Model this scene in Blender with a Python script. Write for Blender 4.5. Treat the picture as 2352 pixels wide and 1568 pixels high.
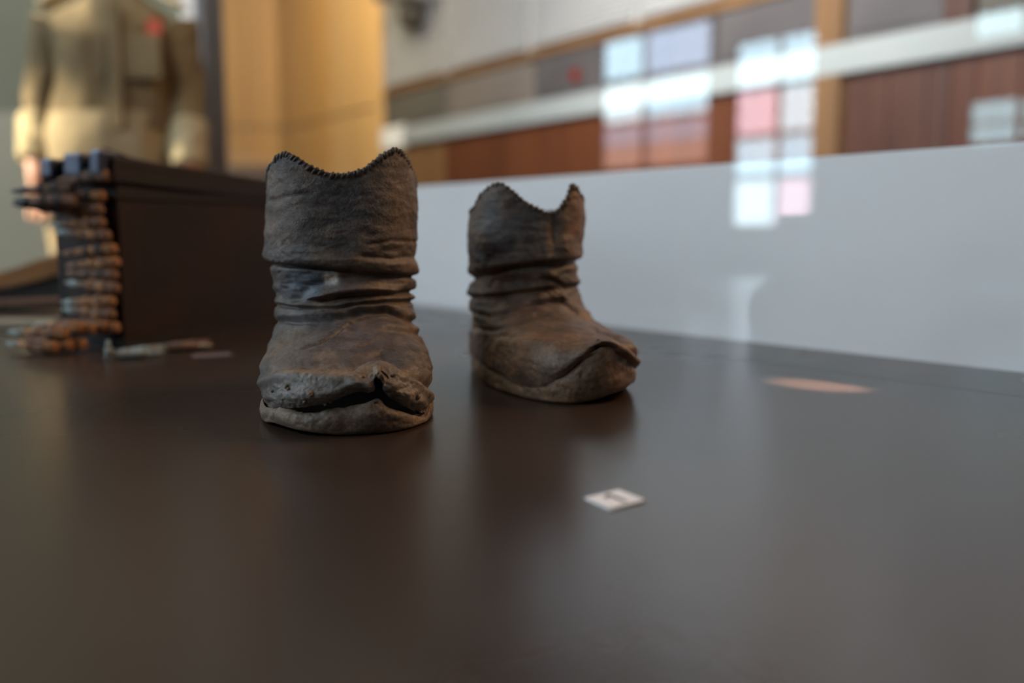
import bpy, bmesh, math, random
import numpy as np
from mathutils import Vector, Matrix

random.seed(4)
for o in list(bpy.data.objects):
    bpy.data.objects.remove(o, do_unlink=True)
scene = bpy.context.scene
COL = scene.collection

# ------------------------------------------------------------------ camera
FPX, CX, CY, HOR, CAMZ = 2100.0, 1176.0, 784.0, 536.0, 0.12
PITCH = math.atan((CY - HOR) / FPX)
cam_d = bpy.data.cameras.new('camera')
cam = bpy.data.objects.new('camera', cam_d)
COL.objects.link(cam)
cam.location = (0, 0, CAMZ)
cam.rotation_euler = (math.pi / 2 - PITCH, 0, 0)
cam_d.sensor_width = 36.0
cam_d.lens = 36.0 * FPX / 2352.0
cam_d.clip_start = 0.01
cam_d.dof.use_dof = True
cam_d.dof.focus_distance = 0.575
cam_d.dof.aperture_fstop = 2.7
scene.camera = cam

# ------------------------------------------------------------------ world, exposure
world = bpy.data.worlds.new('hall_ambient')
scene.world = world
world.use_nodes = True
wb = world.node_tree.nodes['Background']
wb.inputs[0].default_value = (0.90, 0.93, 1.0, 1)
wb.inputs[1].default_value = 0.09
vs = scene.view_settings
vs.view_transform = 'Standard'
vs.look = 'None'
vs.exposure = 0.0
vs.gamma = 1.0
vs.use_curve_mapping = False

def area_light(name, loc, target, size, power, col, size_y=None, spread=math.pi):
    d = bpy.data.lights.new(name, 'AREA')
    d.shape = 'RECTANGLE'
    d.size = size; d.size_y = size_y or size
    d.energy = power; d.color = col; d.spread = spread
    o = bpy.data.objects.new(name, d)
    COL.objects.link(o)
    o.location = loc
    o.rotation_euler = (Vector(target) - Vector(loc)).to_track_quat('-Z', 'Y').to_euler()
    return o

def spot_light(name, loc, target, power, col, angle, blend=0.3, radius=0.04):
    d = bpy.data.lights.new(name, 'SPOT')
    d.energy = power; d.color = col; d.spot_size = math.radians(angle)
    d.spot_blend = blend; d.shadow_soft_size = radius
    o = bpy.data.objects.new(name, d)
    COL.objects.link(o)
    o.location = loc
    o.rotation_euler = (Vector(target) - Vector(loc)).to_track_quat('-Z', 'Y').to_euler()
    return o

# unseen lamps, the hall and partition fills added for brightness; the daylight comes from the emissive window panes of wall_left further down
area_light('hall_fill_light', (-0.4, 0.9, 2.6), (0.9, 4.5, 1.5), 1.8, 100, (1.0, 0.98, 0.95), None, math.radians(68))  # added unseen fill, brightens the blinds and far wall
area_light('warm_ceiling_light', (1.6, 1.2, 1.4), (0.1, 0.8, 0.05), 0.6, 30, (1.0, 0.60, 0.32))
area_light('corridor_light', (-1.7, 5.4, 2.4), (-2.2, 8.2, 1.0), 1.0, 75, (1.0, 0.86, 0.60))
area_light('partition_fill_light', (-2.3, 2.5, 2.7), (-2.0, 3.7, 0.7), 0.9, 34, (1.0, 0.92, 0.72))  # added unseen fill, lifts the partition behind the mannequin
spot_light('mannequin_side_spot', (-2.9, 2.25, 0.9), (-1.25, 2.72, 0.24), 430, (1.0, 0.86, 0.58), 22, 0.7, 0.04)
spot_light('mannequin_top_spot', (-1.45, 2.85, 2.6), (-1.2, 2.75, 0.70), 520, (1.0, 0.88, 0.62), 28, 0.5, 0.06)

# ------------------------------------------------------------------ geometry helpers
cp, sp = math.cos(PITCH), math.sin(PITCH)
def ray(px, py):
    a, b = px - CX, CY - py
    return Vector((a, b * sp + FPX * cp, b * cp - FPX * sp))
CAM = Vector((0, 0, CAMZ))
def at_Y(px, py, Y):
    r = ray(px, py); return CAM + r * (Y / r.y)
def at_z(px, py, z=0.0):
    r = ray(px, py); return CAM + r * ((z - CAMZ) / r.z)
def on_plane(px, py, n, d):
    r = ray(px, py); return CAM + r * ((d - CAM.dot(n)) / r.dot(n))
def project(P):
    """world points (n,3) -> photograph pixel coordinates, used to lay out folds measured on the photograph"""
    x = P[:, 0]; y = P[:, 1]; z = P[:, 2] - CAMZ
    dep = y * cp - z * sp
    up = y * sp + z * cp
    return CX + FPX * x / dep, CY - FPX * up / dep

def add_obj(name, me, mat=None, parent=None):
    o = bpy.data.objects.new(name, me)
    COL.objects.link(o)
    if mat is not None and not me.materials:
        me.materials.append(mat)
    if parent is not None:
        o.parent = parent
    return o
def from_bm(name, bm, mat=None, parent=None, smooth=False):
    bmesh.ops.recalc_face_normals(bm, faces=bm.faces)
    me = bpy.data.meshes.new(name)
    bm.to_mesh(me); bm.free()
    if smooth:
        me.polygons.foreach_set('use_smooth', [True] * len(me.polygons))
    return add_obj(name, me, mat, parent)
def empty(name, loc=(0, 0, 0), rz=0.0):
    o = bpy.data.objects.new(name, None)
    COL.objects.link(o)
    o.empty_display_size = 0.05
    o.location = loc; o.rotation_euler = (0, 0, rz)
    return o
def tag(o, label=None, cat=None, group=None, kind=None):
    if label: o['label'] = label
    if cat: o['category'] = cat
    if group: o['group'] = group
    if kind: o['kind'] = kind
    return o
def bm_box(bm, lo, hi, mtx=None, bevel=0.0):
    v = []
    for x in (lo[0], hi[0]):
        for y in (lo[1], hi[1]):
            for z in (lo[2], hi[2]):
                p = Vector((x, y, z))
                v.append(bm.verts.new(mtx @ p if mtx else p))
    fs = [bm.faces.new([v[i] for i in q]) for q in
          ((0, 1, 3, 2), (4, 6, 7, 5), (0, 4, 5, 1), (2, 3, 7, 6), (0, 2, 6, 4), (1, 5, 7, 3))]
    if bevel > 0:
        es = list({e for f in fs for e in f.edges})
        bmesh.ops.bevel(bm, geom=es, offset=bevel, segments=2, affect='EDGES', profile=0.6)
def box_obj(name, lo, hi, mat, parent=None, mtx=None, bevel=0.0):
    bm = bmesh.new(); bm_box(bm, lo, hi, mtx, bevel)
    return from_bm(name, bm, mat, parent)
def bm_prism(bm, pts, z0, z1, mtx=None):
    T = (lambda p: mtx @ Vector(p)) if mtx else Vector
    a = [bm.verts.new(T((p[0], p[1], z0))) for p in pts]
    b = [bm.verts.new(T((p[0], p[1], z1))) for p in pts]
    n = len(pts)
    bm.faces.new(a[::-1]); bm.faces.new(b)
    for i in range(n):
        bm.faces.new([a[i], a[(i + 1) % n], b[(i + 1) % n], b[i]])
def bm_lathe(bm, prof, n=16, mtx=None):
    """profile of (r, x) around local x axis"""
    rings = []
    for r, x in prof:
        ring = []
        for i in range(n):
            a = 2 * math.pi * i / n
            p = Vector((x, r * math.cos(a), r * math.sin(a)))
            ring.append(bm.verts.new(mtx @ p if mtx else p))
        rings.append(ring)
    for a, b in zip(rings, rings[1:]):
        for i in range(n):
            bm.faces.new([a[i], a[(i + 1) % n], b[(i + 1) % n], b[i]])
    bm.faces.new(rings[0][::-1]); bm.faces.new(rings[-1])
def bm_tube(bm, pts, r, n=8):
    pts = [Vector(p) for p in pts]
    rings = []
    for i, p in enumerate(pts):
        t = (pts[min(i + 1, len(pts) - 1)] - pts[max(i - 1, 0)]).normalized()
        q = t.to_track_quat('X', 'Z').to_matrix()
        rr = r[i] if isinstance(r, (list, tuple)) else r
        rings.append([bm.verts.new(p + q @ Vector((0, rr * math.cos(2 * math.pi * k / n), rr * math.sin(2 * math.pi * k / n)))) for k in range(n)])
    for a, b in zip(rings, rings[1:]):
        for k in range(n):
            bm.faces.new([a[k], a[(k + 1) % n], b[(k + 1) % n], b[k]])
    bm.faces.new(rings[0][::-1]); bm.faces.new(rings[-1])
def grid_mesh(name, P, closed=True):
    """P: (rings, cols, 3) array -> mesh"""
    R, C, _ = P.shape
    me = bpy.data.meshes.new(name)
    me.vertices.add(R * C)
    me.vertices.foreach_set('co', P.reshape(-1).astype(np.float32))
    cc = C if closed else C - 1
    i = np.arange(R - 1)[:, None]; j = np.arange(cc)[None, :]
    jn = (j + 1) % C
    q = np.stack([i * C + j, i * C + jn, (i + 1) * C + jn, (i + 1) * C + j], -1).reshape(-1, 4)
    nf = len(q)
    me.loops.add(nf * 4); me.polygons.add(nf)
    me.loops.foreach_set('vertex_index', q.reshape(-1).astype(np.int32))
    me.polygons.foreach_set('loop_start', np.arange(0, nf * 4, 4, dtype=np.int32))
    me.polygons.foreach_set('loop_total', np.full(nf, 4, dtype=np.int32))
    me.polygons.foreach_set('use_smooth', np.ones(nf, dtype=bool))
    me.update(calc_edges=True)
    return me
def set_color(me, col, alpha=None):
    a = me.color_attributes.new('tint', 'FLOAT_COLOR', 'POINT')
    c = np.ones((len(me.vertices), 4), dtype=np.float32)
    c[:, :3] = col
    if alpha is not None: c[:, 3] = alpha
    a.data.foreach_set('color', c.reshape(-1))

# value noise (numpy)
def _h(ix, iy, iz, seed):
    n = (ix * 374761393 + iy * 668265263 + iz * 2147483647 + seed * 974711) & 0xffffffff
    n = ((n ^ (n >> 13)) * 1274126177) & 0xffffffff
    n = n ^ (n >> 16)
    return (n & 0xffff) / 32767.5 - 1.0
def vnoise(P, scale, seed=0):
    q = P * np.asarray(scale)
    f = np.floor(q).astype(np.int64); w = q - f
    w = w * w * w * (w * (w * 6 - 15) + 10)
    out = 0
    for dx in (0, 1):
        for dy in (0, 1):
            for dz in (0, 1):
                k = (w[:, 0] if dx else 1 - w[:, 0]) * (w[:, 1] if dy else 1 - w[:, 1]) * (w[:, 2] if dz else 1 - w[:, 2])
                out = out + k * _h(f[:, 0] + dx, f[:, 1] + dy, f[:, 2] + dz, seed)
    return out
def fbm(P, scale, seed=0, octv=3):
    s = 0; a = 1.0
    for k in range(octv):
        s = s + a * vnoise(P, np.asarray(scale) * (2.03 ** k), seed + 17 * k); a *= 0.5
    return s
def sstep(a, b, x):
    t = np.clip((x - a) / (b - a), 0, 1); return t * t * (3 - 2 * t)
def catmull(keys, t):
    """keys (n,k) ; t in [0,1]"""
    keys = np.asarray(keys, float); n = len(keys)
    x = np.asarray(t) * (n - 1); i = np.clip(np.floor(x).astype(int), 0, n - 2); w = (x - i)[:, None]
    p0 = keys[np.maximum(i - 1, 0)]; p1 = keys[i]; p2 = keys[i + 1]; p3 = keys[np.minimum(i + 2, n - 1)]
    return 0.5 * (2 * p1 + (p2 - p0) * w + (2 * p0 - 5 * p1 + 4 * p2 - p3) * w ** 2 + (3 * p1 - p0 - 3 * p2 + p3) * w ** 3)

# ------------------------------------------------------------------ materials
def lin(c):
    return tuple(((v / 12.92) if v <= 0.04045 else ((v + 0.055) / 1.055) ** 2.4) for v in [x / 255.0 for x in c])
def mat(name, c1, c2=None, rough=0.6, scale=8.0, bump=0.0, bump_scale=None, metal=0.0, spec=0.5, stretch=(1, 1, 1), contrast=(0.35, 0.65), rough2=None):
    m = bpy.data.materials.new(name); m.use_nodes = True
    nt = m.node_tree; N = nt.nodes; L = nt.links
    b = N['Principled BSDF']
    b.inputs['Roughness'].default_value = rough
    b.inputs['Metallic'].default_value = metal
    b.inputs['Specular IOR Level'].default_value = spec
    tc = N.new('ShaderNodeTexCoord'); mp = N.new('ShaderNodeMapping')
    mp.inputs['Scale'].default_value = stretch
    L.new(tc.outputs['Object'], mp.inputs[0])
    nz = N.new('ShaderNodeTexNoise'); nz.inputs['Scale'].default_value = scale; nz.inputs['Detail'].default_value = 6
    L.new(mp.outputs[0], nz.inputs['Vector'])
    rp = N.new('ShaderNodeValToRGB')
    rp.color_ramp.elements[0].position = contrast[0]; rp.color_ramp.elements[1].position = contrast[1]
    rp.color_ramp.elements[0].color = (*c1, 1); rp.color_ramp.elements[1].color = (*(c2 or c1), 1)
    L.new(nz.outputs['Fac'], rp.inputs[0]); L.new(rp.outputs[0], b.inputs['Base Color'])
    if rough2 is not None:
        mr = N.new('ShaderNodeMapRange'); mr.inputs[3].default_value = rough; mr.inputs[4].default_value = rough2
        L.new(nz.outputs['Fac'], mr.inputs[0]); L.new(mr.outputs[0], b.inputs['Roughness'])
    if bump > 0:
        n2 = N.new('ShaderNodeTexNoise'); n2.inputs['Scale'].default_value = bump_scale or scale * 4; n2.inputs['Detail'].default_value = 5
        L.new(mp.outputs[0], n2.inputs['Vector'])
        bp = N.new('ShaderNodeBump'); bp.inputs['Strength'].default_value = bump; bp.inputs['Distance'].default_value = 0.002
        L.new(n2.outputs['Fac'], bp.inputs['Height']); L.new(bp.outputs[0], b.inputs['Normal'])
    return m
def emis(name, col, s):
    m = bpy.data.materials.new(name); m.use_nodes = True
    nt = m.node_tree; nt.nodes.clear()
    e = nt.nodes.new('ShaderNodeEmission'); o = nt.nodes.new('ShaderNodeOutputMaterial')
    e.inputs[0].default_value = (*col, 1); e.inputs[1].default_value = s
    nt.links.new(e.outputs[0], o.inputs[0]); return m

def leather(name, k=1.0):
    m = bpy.data.materials.new(name); m.use_nodes = True
    nt = m.node_tree; N = nt.nodes; L = nt.links; b = N['Principled BSDF']
    at = N.new('ShaderNodeAttribute'); at.attribute_name = 'tint'
    tc = N.new('ShaderNodeTexCoord')
    nz = N.new('ShaderNodeTexNoise'); nz.inputs['Scale'].default_value = 55; nz.inputs['Detail'].default_value = 7; nz.inputs['Roughness'].default_value = 0.65
    L.new(tc.outputs['Object'], nz.inputs['Vector'])
    mr = N.new('ShaderNodeMapRange'); mr.inputs[1].default_value = 0.3; mr.inputs[2].default_value = 0.7; mr.inputs[3].default_value = 0.55 * k; mr.inputs[4].default_value = 1.45 * k
    nz2 = N.new('ShaderNodeTexNoise'); nz2.inputs['Scale'].default_value = 420; nz2.inputs['Detail'].default_value = 4; nz2.inputs['Roughness'].default_value = 0.7
    L.new(tc.outputs['Object'], nz2.inputs['Vector'])
    sm = N.new('ShaderNodeMath'); sm.operation = 'MULTIPLY_ADD'; sm.inputs[1].default_value = 0.75; sm.inputs[2].default_value = -0.375
    L.new(nz2.outputs['Fac'], sm.inputs[0])
    sm2 = N.new('ShaderNodeMath'); sm2.operation = 'ADD'
    L.new(nz.outputs['Fac'], sm2.inputs[0]); L.new(sm.outputs[0], sm2.inputs[1])
    L.new(sm2.outputs[0], mr.inputs[0])
    mx = N.new('ShaderNodeMix'); mx.data_type = 'RGBA'; mx.blend_type = 'MULTIPLY'; mx.inputs[0].default_value = 1.0
    L.new(at.outputs['Color'], mx.inputs[6]); L.new(mr.outputs[0], mx.inputs[7])
    # glints on the grain ridges, painted in as paler leather
    vo = N.new('ShaderNodeTexVoronoi'); vo.feature = 'DISTANCE_TO_EDGE'; vo.inputs['Scale'].default_value = 480
    nd = N.new('ShaderNodeTexNoise'); nd.inputs['Scale'].default_value = 300
    L.new(tc.outputs['Object'], nd.inputs['Vector'])
    va = N.new('ShaderNodeMix'); va.data_type = 'VECTOR'; va.inputs[0].default_value = 0.0025
    L.new(tc.outputs['Object'], va.inputs[4]); L.new(nd.outputs['Color'], va.inputs[5])
    L.new(va.outputs[1], vo.inputs['Vector'])
    fine = N.new('ShaderNodeTexNoise'); fine.inputs['Scale'].default_value = 900; fine.inputs['Detail'].default_value = 3
    L.new(tc.outputs['Object'], fine.inputs['Vector'])
    add = N.new('ShaderNodeMath'); add.operation = 'MULTIPLY_ADD'; add.inputs[1].default_value = 0.75
    cra = N.new('ShaderNodeMath'); cra.operation = 'MULTIPLY'
    edge = N.new('ShaderNodeMapRange'); edge.inputs[1].default_value = 0.0; edge.inputs[2].default_value = 0.12; edge.inputs[3].default_value = 1; edge.inputs[4].default_value = 0
    L.new(vo.outputs['Distance'], edge.inputs[0])
    L.new(fine.outputs['Fac'], add.inputs[0]); L.new(edge.outputs[0], cra.inputs[0]); L.new(at.outputs['Alpha'], cra.inputs[1]); L.new(cra.outputs[0], add.inputs[2])
    ed2 = N.new('ShaderNodeMapRange'); ed2.inputs[3].default_value = 0.9; ed2.inputs[4].default_value = 1.45
    L.new(add.outputs[0], ed2.inputs[0])
    mx2 = N.new('ShaderNodeMix'); mx2.data_type = 'RGBA'; mx2.blend_type = 'MULTIPLY'; L.new(at.outputs['Alpha'], mx2.inputs[0])
    L.new(mx.outputs[2], mx2.inputs[6]); L.new(ed2.outputs[0], mx2.inputs[7]); L.new(mx2.outputs[2], b.inputs['Base Color'])
    bp = N.new('ShaderNodeBump'); bp.inputs['Strength'].default_value = 0.55; bp.inputs['Distance'].default_value = 0.0006
    L.new(add.outputs[0], bp.inputs['Height']); L.new(bp.outputs[0], b.inputs['Normal'])
    b.inputs['Roughness'].default_value = 0.56
    b.inputs['Specular IOR Level'].default_value = 0.42
    return m

M_LEATHER = leather('worn_leather')
M_STITCH = mat('waxed_stitch_leather', (0.040, 0.027, 0.018), (0.085, 0.052, 0.028), 0.5, 60)
M_PEG = mat('wooden_peg', (0.26, 0.18, 0.11), (0.15, 0.10, 0.06), 0.8, 300)
M_TABLE = mat('satin_brown_laminate', (0.034, 0.0205, 0.0140), (0.041, 0.0255, 0.0175), 0.24, 3, 0.015, 220, spec=0.45, rough2=0.32)
M_PANEL = mat('white_painted_board', (0.86, 0.85, 0.83), (0.89, 0.88, 0.86), 0.45, 2)
M_CARD = mat('white_card', (0.80, 0.80, 0.80), (0.84, 0.83, 0.82), 0.7, 30)
M_INK = mat('grey_ink', (0.03, 0.03, 0.035), (0.05, 0.05, 0.05), 0.7, 40)
M_PINKCARD = mat('faded_pink_card', (0.13, 0.085, 0.08), (0.15, 0.10, 0.095), 0.7, 30)
M_RUSTBOX = mat('rusted_box_steel', (0.030, 0.012, 0.007), (0.014, 0.010, 0.007), 0.6, 9, 0.25, 60, spec=0.18)
M_LID = mat('dark_lid_steel', (0.016, 0.010, 0.007), (0.022, 0.013, 0.009), 0.55, 12, 0.2, 60, spec=0.2)
M_LUG = mat('blued_steel_lug', (0.045, 0.055, 0.085), (0.025, 0.028, 0.04), 0.38, 40, metal=0.5)
M_RUST = mat('orange_rust', (0.42, 0.19, 0.065), (0.15, 0.07, 0.035), 0.85, 140, 0.6, 260)
M_RUST2 = mat('brown_rust', (0.27, 0.14, 0.08), (0.11, 0.06, 0.04), 0.85, 140, 0.6, 260)
M_VERD = mat('verdigris_copper', (0.30, 0.38, 0.38), (0.20, 0.15, 0.085), 0.8, 150, 0.5, 260)
M_LINK = mat('dark_rusted_link', (0.06, 0.03, 0.016), (0.025, 0.018, 0.014), 0.8, 150, 0.5, 260)
M_DARKMETAL = mat('dark_gun_steel', (0.012, 0.010, 0.009), (0.025, 0.018, 0.012), 0.45, 30)
M_STOCK = mat('oiled_walnut', (0.36, 0.165, 0.05), (0.22, 0.095, 0.03), 0.42, 12, stretch=(1, 6, 6))
M_BATTEN = mat('pale_wood_batten', (0.38, 0.30, 0.20), (0.30, 0.23, 0.15), 0.6, 12)
M_SHIRT = mat('khaki_cotton', (0.160, 0.112, 0.050), (0.125, 0.086, 0.038), 0.9, 10, 0.1, 200)
M_LITSLEEVE = mat('lit_khaki_cotton', (0.40, 0.32, 0.18), (0.34, 0.27, 0.15), 0.9, 10, 0.1, 200)  # sleeve cloth made paler, brighter light on the forearms put into its colour
M_TROUSER = mat('lit_khaki_twill', (0.33, 0.255, 0.14), (0.27, 0.20, 0.11), 0.9, 8, 0.1, 200)  # khaki lightened, the brightly lit hips are painted into the cloth
M_STRAP = mat('cream_strap_cotton', (0.60, 0.50, 0.30), (0.55, 0.45, 0.27), 0.9, 10)
M_SKIN = mat('painted_skin', (0.55, 0.27, 0.17), (0.47, 0.22, 0.14), 0.5, 20)
M_HAIR = mat('dark_painted_hair', (0.03, 0.02, 0.015), (0.05, 0.03, 0.02), 0.6, 40)
M_RED = mat('red_cloth_badge', (0.42, 0.06, 0.025), (0.34, 0.05, 0.02), 0.8, 40)
M_WALLGREY = mat('grey_green_paint', (0.135, 0.135, 0.092), (0.15, 0.15, 0.105), 0.8, 2)
M_LITWALL = mat('lit_grey_paint', (0.27, 0.255, 0.19), (0.30, 0.28, 0.21), 0.8, 2)  # paler than the wall above, paints in the brighter light low down
M_COLUMN = mat('brushed_grey_metal', (0.50, 0.49, 0.46), (0.42, 0.41, 0.39), 0.45, 6, metal=0.0)
M_COLDARK = mat('dark_column_trim', (0.05, 0.05, 0.055), (0.07, 0.07, 0.075), 0.5, 6)
M_YELLOW = mat('honey_timber_panel', (0.62, 0.33, 0.085), (0.54, 0.28, 0.075), 0.55, 1.2, stretch=(4, 4, 0.5))
M_YELLOW2 = mat('pale_honey_timber_panel', (0.60, 0.36, 0.14), (0.54, 0.32, 0.12), 0.55, 1.2, stretch=(4, 4, 0.5))
M_MAHOG = mat('red_brown_mahogany', (0.115, 0.036, 0.012), (0.075, 0.022, 0.008), 0.45, 3, stretch=(3, 3, 0.4))
M_MAHOG2 = mat('dark_mahogany', (0.075, 0.028, 0.016), (0.05, 0.018, 0.011), 0.45, 3, stretch=(3, 3, 0.4))
M_POST = mat('amber_timber_post', (0.17, 0.088, 0.034), (0.13, 0.066, 0.027), 0.5, 3, stretch=(3, 3, 0.4))
M_RAIL = mat('white_painted_rail', (0.27, 0.295, 0.29), (0.30, 0.32, 0.315), 0.5, 2)
M_BAND = mat('grey_brown_cabinet', (0.125, 0.105, 0.088), (0.15, 0.125, 0.105), 0.55, 3)
M_BAND2 = mat('dark_olive_cabinet', (0.075, 0.07, 0.055), (0.095, 0.085, 0.07), 0.55, 3)
M_BAND3 = mat('charcoal_cabinet', (0.085, 0.075, 0.075), (0.065, 0.058, 0.058), 0.55, 3)
M_BLIND = mat('grey_blind_slat', (0.52, 0.515, 0.505), (0.56, 0.555, 0.545), 0.6, 3)
M_BLINDFRAME = mat('grey_mullion', (0.24, 0.235, 0.225), (0.28, 0.27, 0.26), 0.6, 3)
M_FLOOR = mat('brown_hall_floor', (0.10, 0.065, 0.04), (0.08, 0.05, 0.03), 0.4, 3)
M_WALLDARK = mat('dark_greige_plaster', (0.10, 0.085, 0.07), (0.12, 0.10, 0.085), 0.8, 2)  # dark base colour keeps the wall's reflection in the pane weak
M_CEIL = mat('ceiling_paint', (0.5, 0.5, 0.48), (0.55, 0.55, 0.53), 0.9, 2)
M_WINFRAME = mat('dark_window_timber', (0.05, 0.04, 0.035), (0.06, 0.05, 0.04), 0.6, 4)
M_LAMPWHITE = mat('white_lamp_shade', (0.72, 0.72, 0.70), (0.75, 0.75, 0.73), 0.6, 4)
M_LAMPDARK = mat('dark_bronze_lamp', (0.05, 0.037, 0.018), (0.035, 0.026, 0.015), 0.4, 10)

M_GLASS = bpy.data.materials.new('clear_case_glass'); M_GLASS.use_nodes = True
nt = M_GLASS.node_tree; nt.nodes.clear()
_o = nt.nodes.new('ShaderNodeOutputMaterial'); _mx = nt.nodes.new('ShaderNodeMixShader'); _fr = nt.nodes.new('ShaderNodeFresnel')
_t = nt.nodes.new('ShaderNodeBsdfTransparent'); _g = nt.nodes.new('ShaderNodeBsdfGlossy')
_fr.inputs[0].default_value = 1.5; _g.inputs['Roughness'].default_value = 0.0
_t.inputs[0].default_value = (0.985, 0.99, 0.99, 1)
_ge = nt.nodes.new('ShaderNodeNewGeometry'); _mr = nt.nodes.new('ShaderNodeMapRange')   # same reflectance on entry and exit face of the pane
_mr.inputs[3].default_value = 1.5; _mr.inputs[4].default_value = 1 / 1.5
nt.links.new(_ge.outputs['Backfacing'], _mr.inputs[0]); nt.links.new(_mr.outputs[0], _fr.inputs[0])
nt.links.new(_fr.outputs[0], _mx.inputs[0]); nt.links.new(_t.outputs[0], _mx.inputs[1]); nt.links.new(_g.outputs[0], _mx.inputs[2]); nt.links.new(_mx.outputs[0], _o.inputs[0])

# ------------------------------------------------------------------ setting
FLOOR = -0.66
pa, pb = at_z(960, 700), at_z(2352, 855)
T = (pb - pa).normalized()                     # along the display back panel, towards the right and near
MN = Vector((-T.y, T.x, 0))
if MN.y < 0: MN = -MN                          # away from camera
DG = pa.dot(MN)                                # perpendicular distance camera -> panel
PANEL_H = 0.198
def frame(n, t, d):                            # local (s, depth toward the room, z) -> world
    m = Matrix.Identity(4)
    m.col[0] = (t.x, t.y, 0, 0); m.col[1] = (-n.x, -n.y, 0, 0); m.col[2] = (0, 0, 1, 0)
    m.col[3] = (n.x * d, n.y * d, 0, 1)
    return m
FP_ = frame(MN, T, DG)
s_left = (on_plane(560, 640, MN, DG)).dot(T)
s_right = 0.35
panel = box_obj('display_back_panel', (s_left, -0.018, 0.0), (s_right, 0.0, PANEL_H), M_PANEL, mtx=FP_)
tag(panel, 'low white board standing along the back edge of the brown table', 'panel')
GOFF = 0.13
glass = box_obj('case_glass_pane', (s_left + 0.25, GOFF - 0.002, 0.0), (s_right, GOFF, 1.3), M_GLASS, mtx=FP_)
tag(glass, 'tall clear glass pane mirroring windows in front of the low white board', 'glass pane')

# table
pL = FP_ @ Vector((s_left, -0.02, 0)); pR = FP_ @ Vector((s_right, -0.02, 0))
outline = [(pR.x, pR.y), (pL.x, pL.y), (-1.5, pL.y), (-1.5, -0.5), (pR.x, -0.5)]
table = empty('display_table', (0, 0, FLOOR))
bm = bmesh.new(); bm_prism(bm, outline[::-1], -0.04, 0.0)
bmesh.ops.translate(bm, verts=bm.verts, vec=(0, 0, -FLOOR))
from_bm('table_top', bm, M_TABLE, table)
c0 = Vector((sum(p[0] for p in outline) / 5, sum(p[1] for p in outline) / 5))
ins = [((Vector(p) - c0) * 0.93 + c0) for p in outline]
bm = bmesh.new(); bm_prism(bm, [(p.x, p.y) for p in ins[::-1]], 0.0, -0.04 - FLOOR)
from_bm('plinth', bm, M_TABLE, table)
tag(table, 'dark brown satin display table carrying the boots and the metal box', 'table')

# hall: floor, ceiling, walls
tag(box_obj('floor', (-9, -4, FLOOR - 0.1), (8, 10, FLOOR), M_FLOOR), 'brown hall floor', kind='structure')

# far wall with blinds, cabinets, rail and wainscot
WVP = -345.0
WT = Vector((-(WVP - CX), -FPX, 0)).normalized()     # toward right / near
WN = Vector((-WT.y, WT.x, 0))
if WN.y < 0: WN = -WN
WD = 3.2
FW = frame(WN, WT, WD)
def ws(px): return on_plane(px, 400, WN, WD).dot(WT)
def wz(px, py): return on_plane(px, py, WN, WD).z
def wbox(name, px0, px1, z0, z1, d0, d1, m, parent=None, bevel=0.0):
    return box_obj(name, (ws(px0), d0, z0), (ws(px1), d1, z1), m, parent, FW, bevel)
s_corner = ws(650)
wr = box_obj('wall_right', (s_corner, -0.12, FLOOR), (ws(4200), 0.0, 2.9), M_BAND, mtx=FW)
tag(wr, 'long hall wall behind the white board', kind='structure')
ZR0, ZR1, ZB = 0.728, 0.842, 1.115
# honey timber boards at the left end of this wall
bay_l = empty('timber_wall_cladding')
tag(bay_l, 'pale honey timber cladding on the hall wall beside the grey blinds', 'cladding')
crk = wz(770, 268)
for a, b, m in ((651, 768, M_YELLOW), (770, 893, M_YELLOW2)):
    wbox('board', a, b, 0.44, crk - 0.012, 0.0, 0.03, m, bay_l, 0.004)
    wbox('board', a, b, crk + 0.004, 2.88, 0.0, 0.03, m, bay_l, 0.004)
wbox('edge_strip', 880, 894, 0.44, 2.88, 0.03, 0.045, M_YELLOW2, bay_l)
# white rail
tag(wbox('trim_1', 945, 4200, ZR0, ZR1, 0.0, 0.07, M_RAIL, bevel=0.006), 'white painted rail along the hall wall', kind='structure')
tag(wbox('trim_2', 896, 4200, ZB - 0.035, ZB + 0.012, 0.0, 0.05, M_POST, bevel=0.004), 'brown timber trim under the grey blinds', kind='structure')
# end block of rail
tag(wbox('trim_3', 890, 943, ZR0 - 0.02, ZR1 + 0.02, 0.0, 0.05, M_LAMPWHITE, bevel=0.006), 'pale end block of the white rail', kind='structure')
# cabinets between rail and blinds
for i, (a, b, m, lab) in enumerate(((897, 1035, M_BAND2, 'dark olive wall cabinet above the left end of the white rail'),
                     (1040, 1230, M_BAND, 'grey brown wall cabinet next to the dark olive one'),
                     (1240, 1385, M_BAND3, 'charcoal wall cabinet with a small red light'),
                     (1392, 1640, M_BAND3, 'charcoal wall cabinet behind the wide window reflection'),
                     (1650, 1875, M_BAND3, 'charcoal wall cabinet left of the amber post'),
                     (1945, 2165, M_BAND3, 'charcoal wall cabinet right of the amber post'),
                     (2235, 2700, M_BAND2, 'dark olive wall cabinet at the right edge above the white rail'))):
    cab = empty('wall_cabinet', FW @ Vector((ws(a), 0, ZR1)))
    bm = bmesh.new(); bm_box(bm, (ws(a), 0.0, ZR1), (ws(b), 0.035, ZB - 0.036), FW, 0.004)
    bmesh.ops.translate(bm, verts=bm.verts, vec=-cab.location); from_bm('carcass', bm, m, cab)
    bm = bmesh.new(); w = 0.03
    bm_box(bm, (ws(a) + w, 0.035, ZR1 + w), (ws(b) - w, 0.042, ZB - 0.036 - w), FW, 0.003)
    bmesh.ops.translate(bm, verts=bm.verts, vec=-cab.location); from_bm('door', bm, m, cab)
    tag(cab, lab, 'cabinet')
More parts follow.
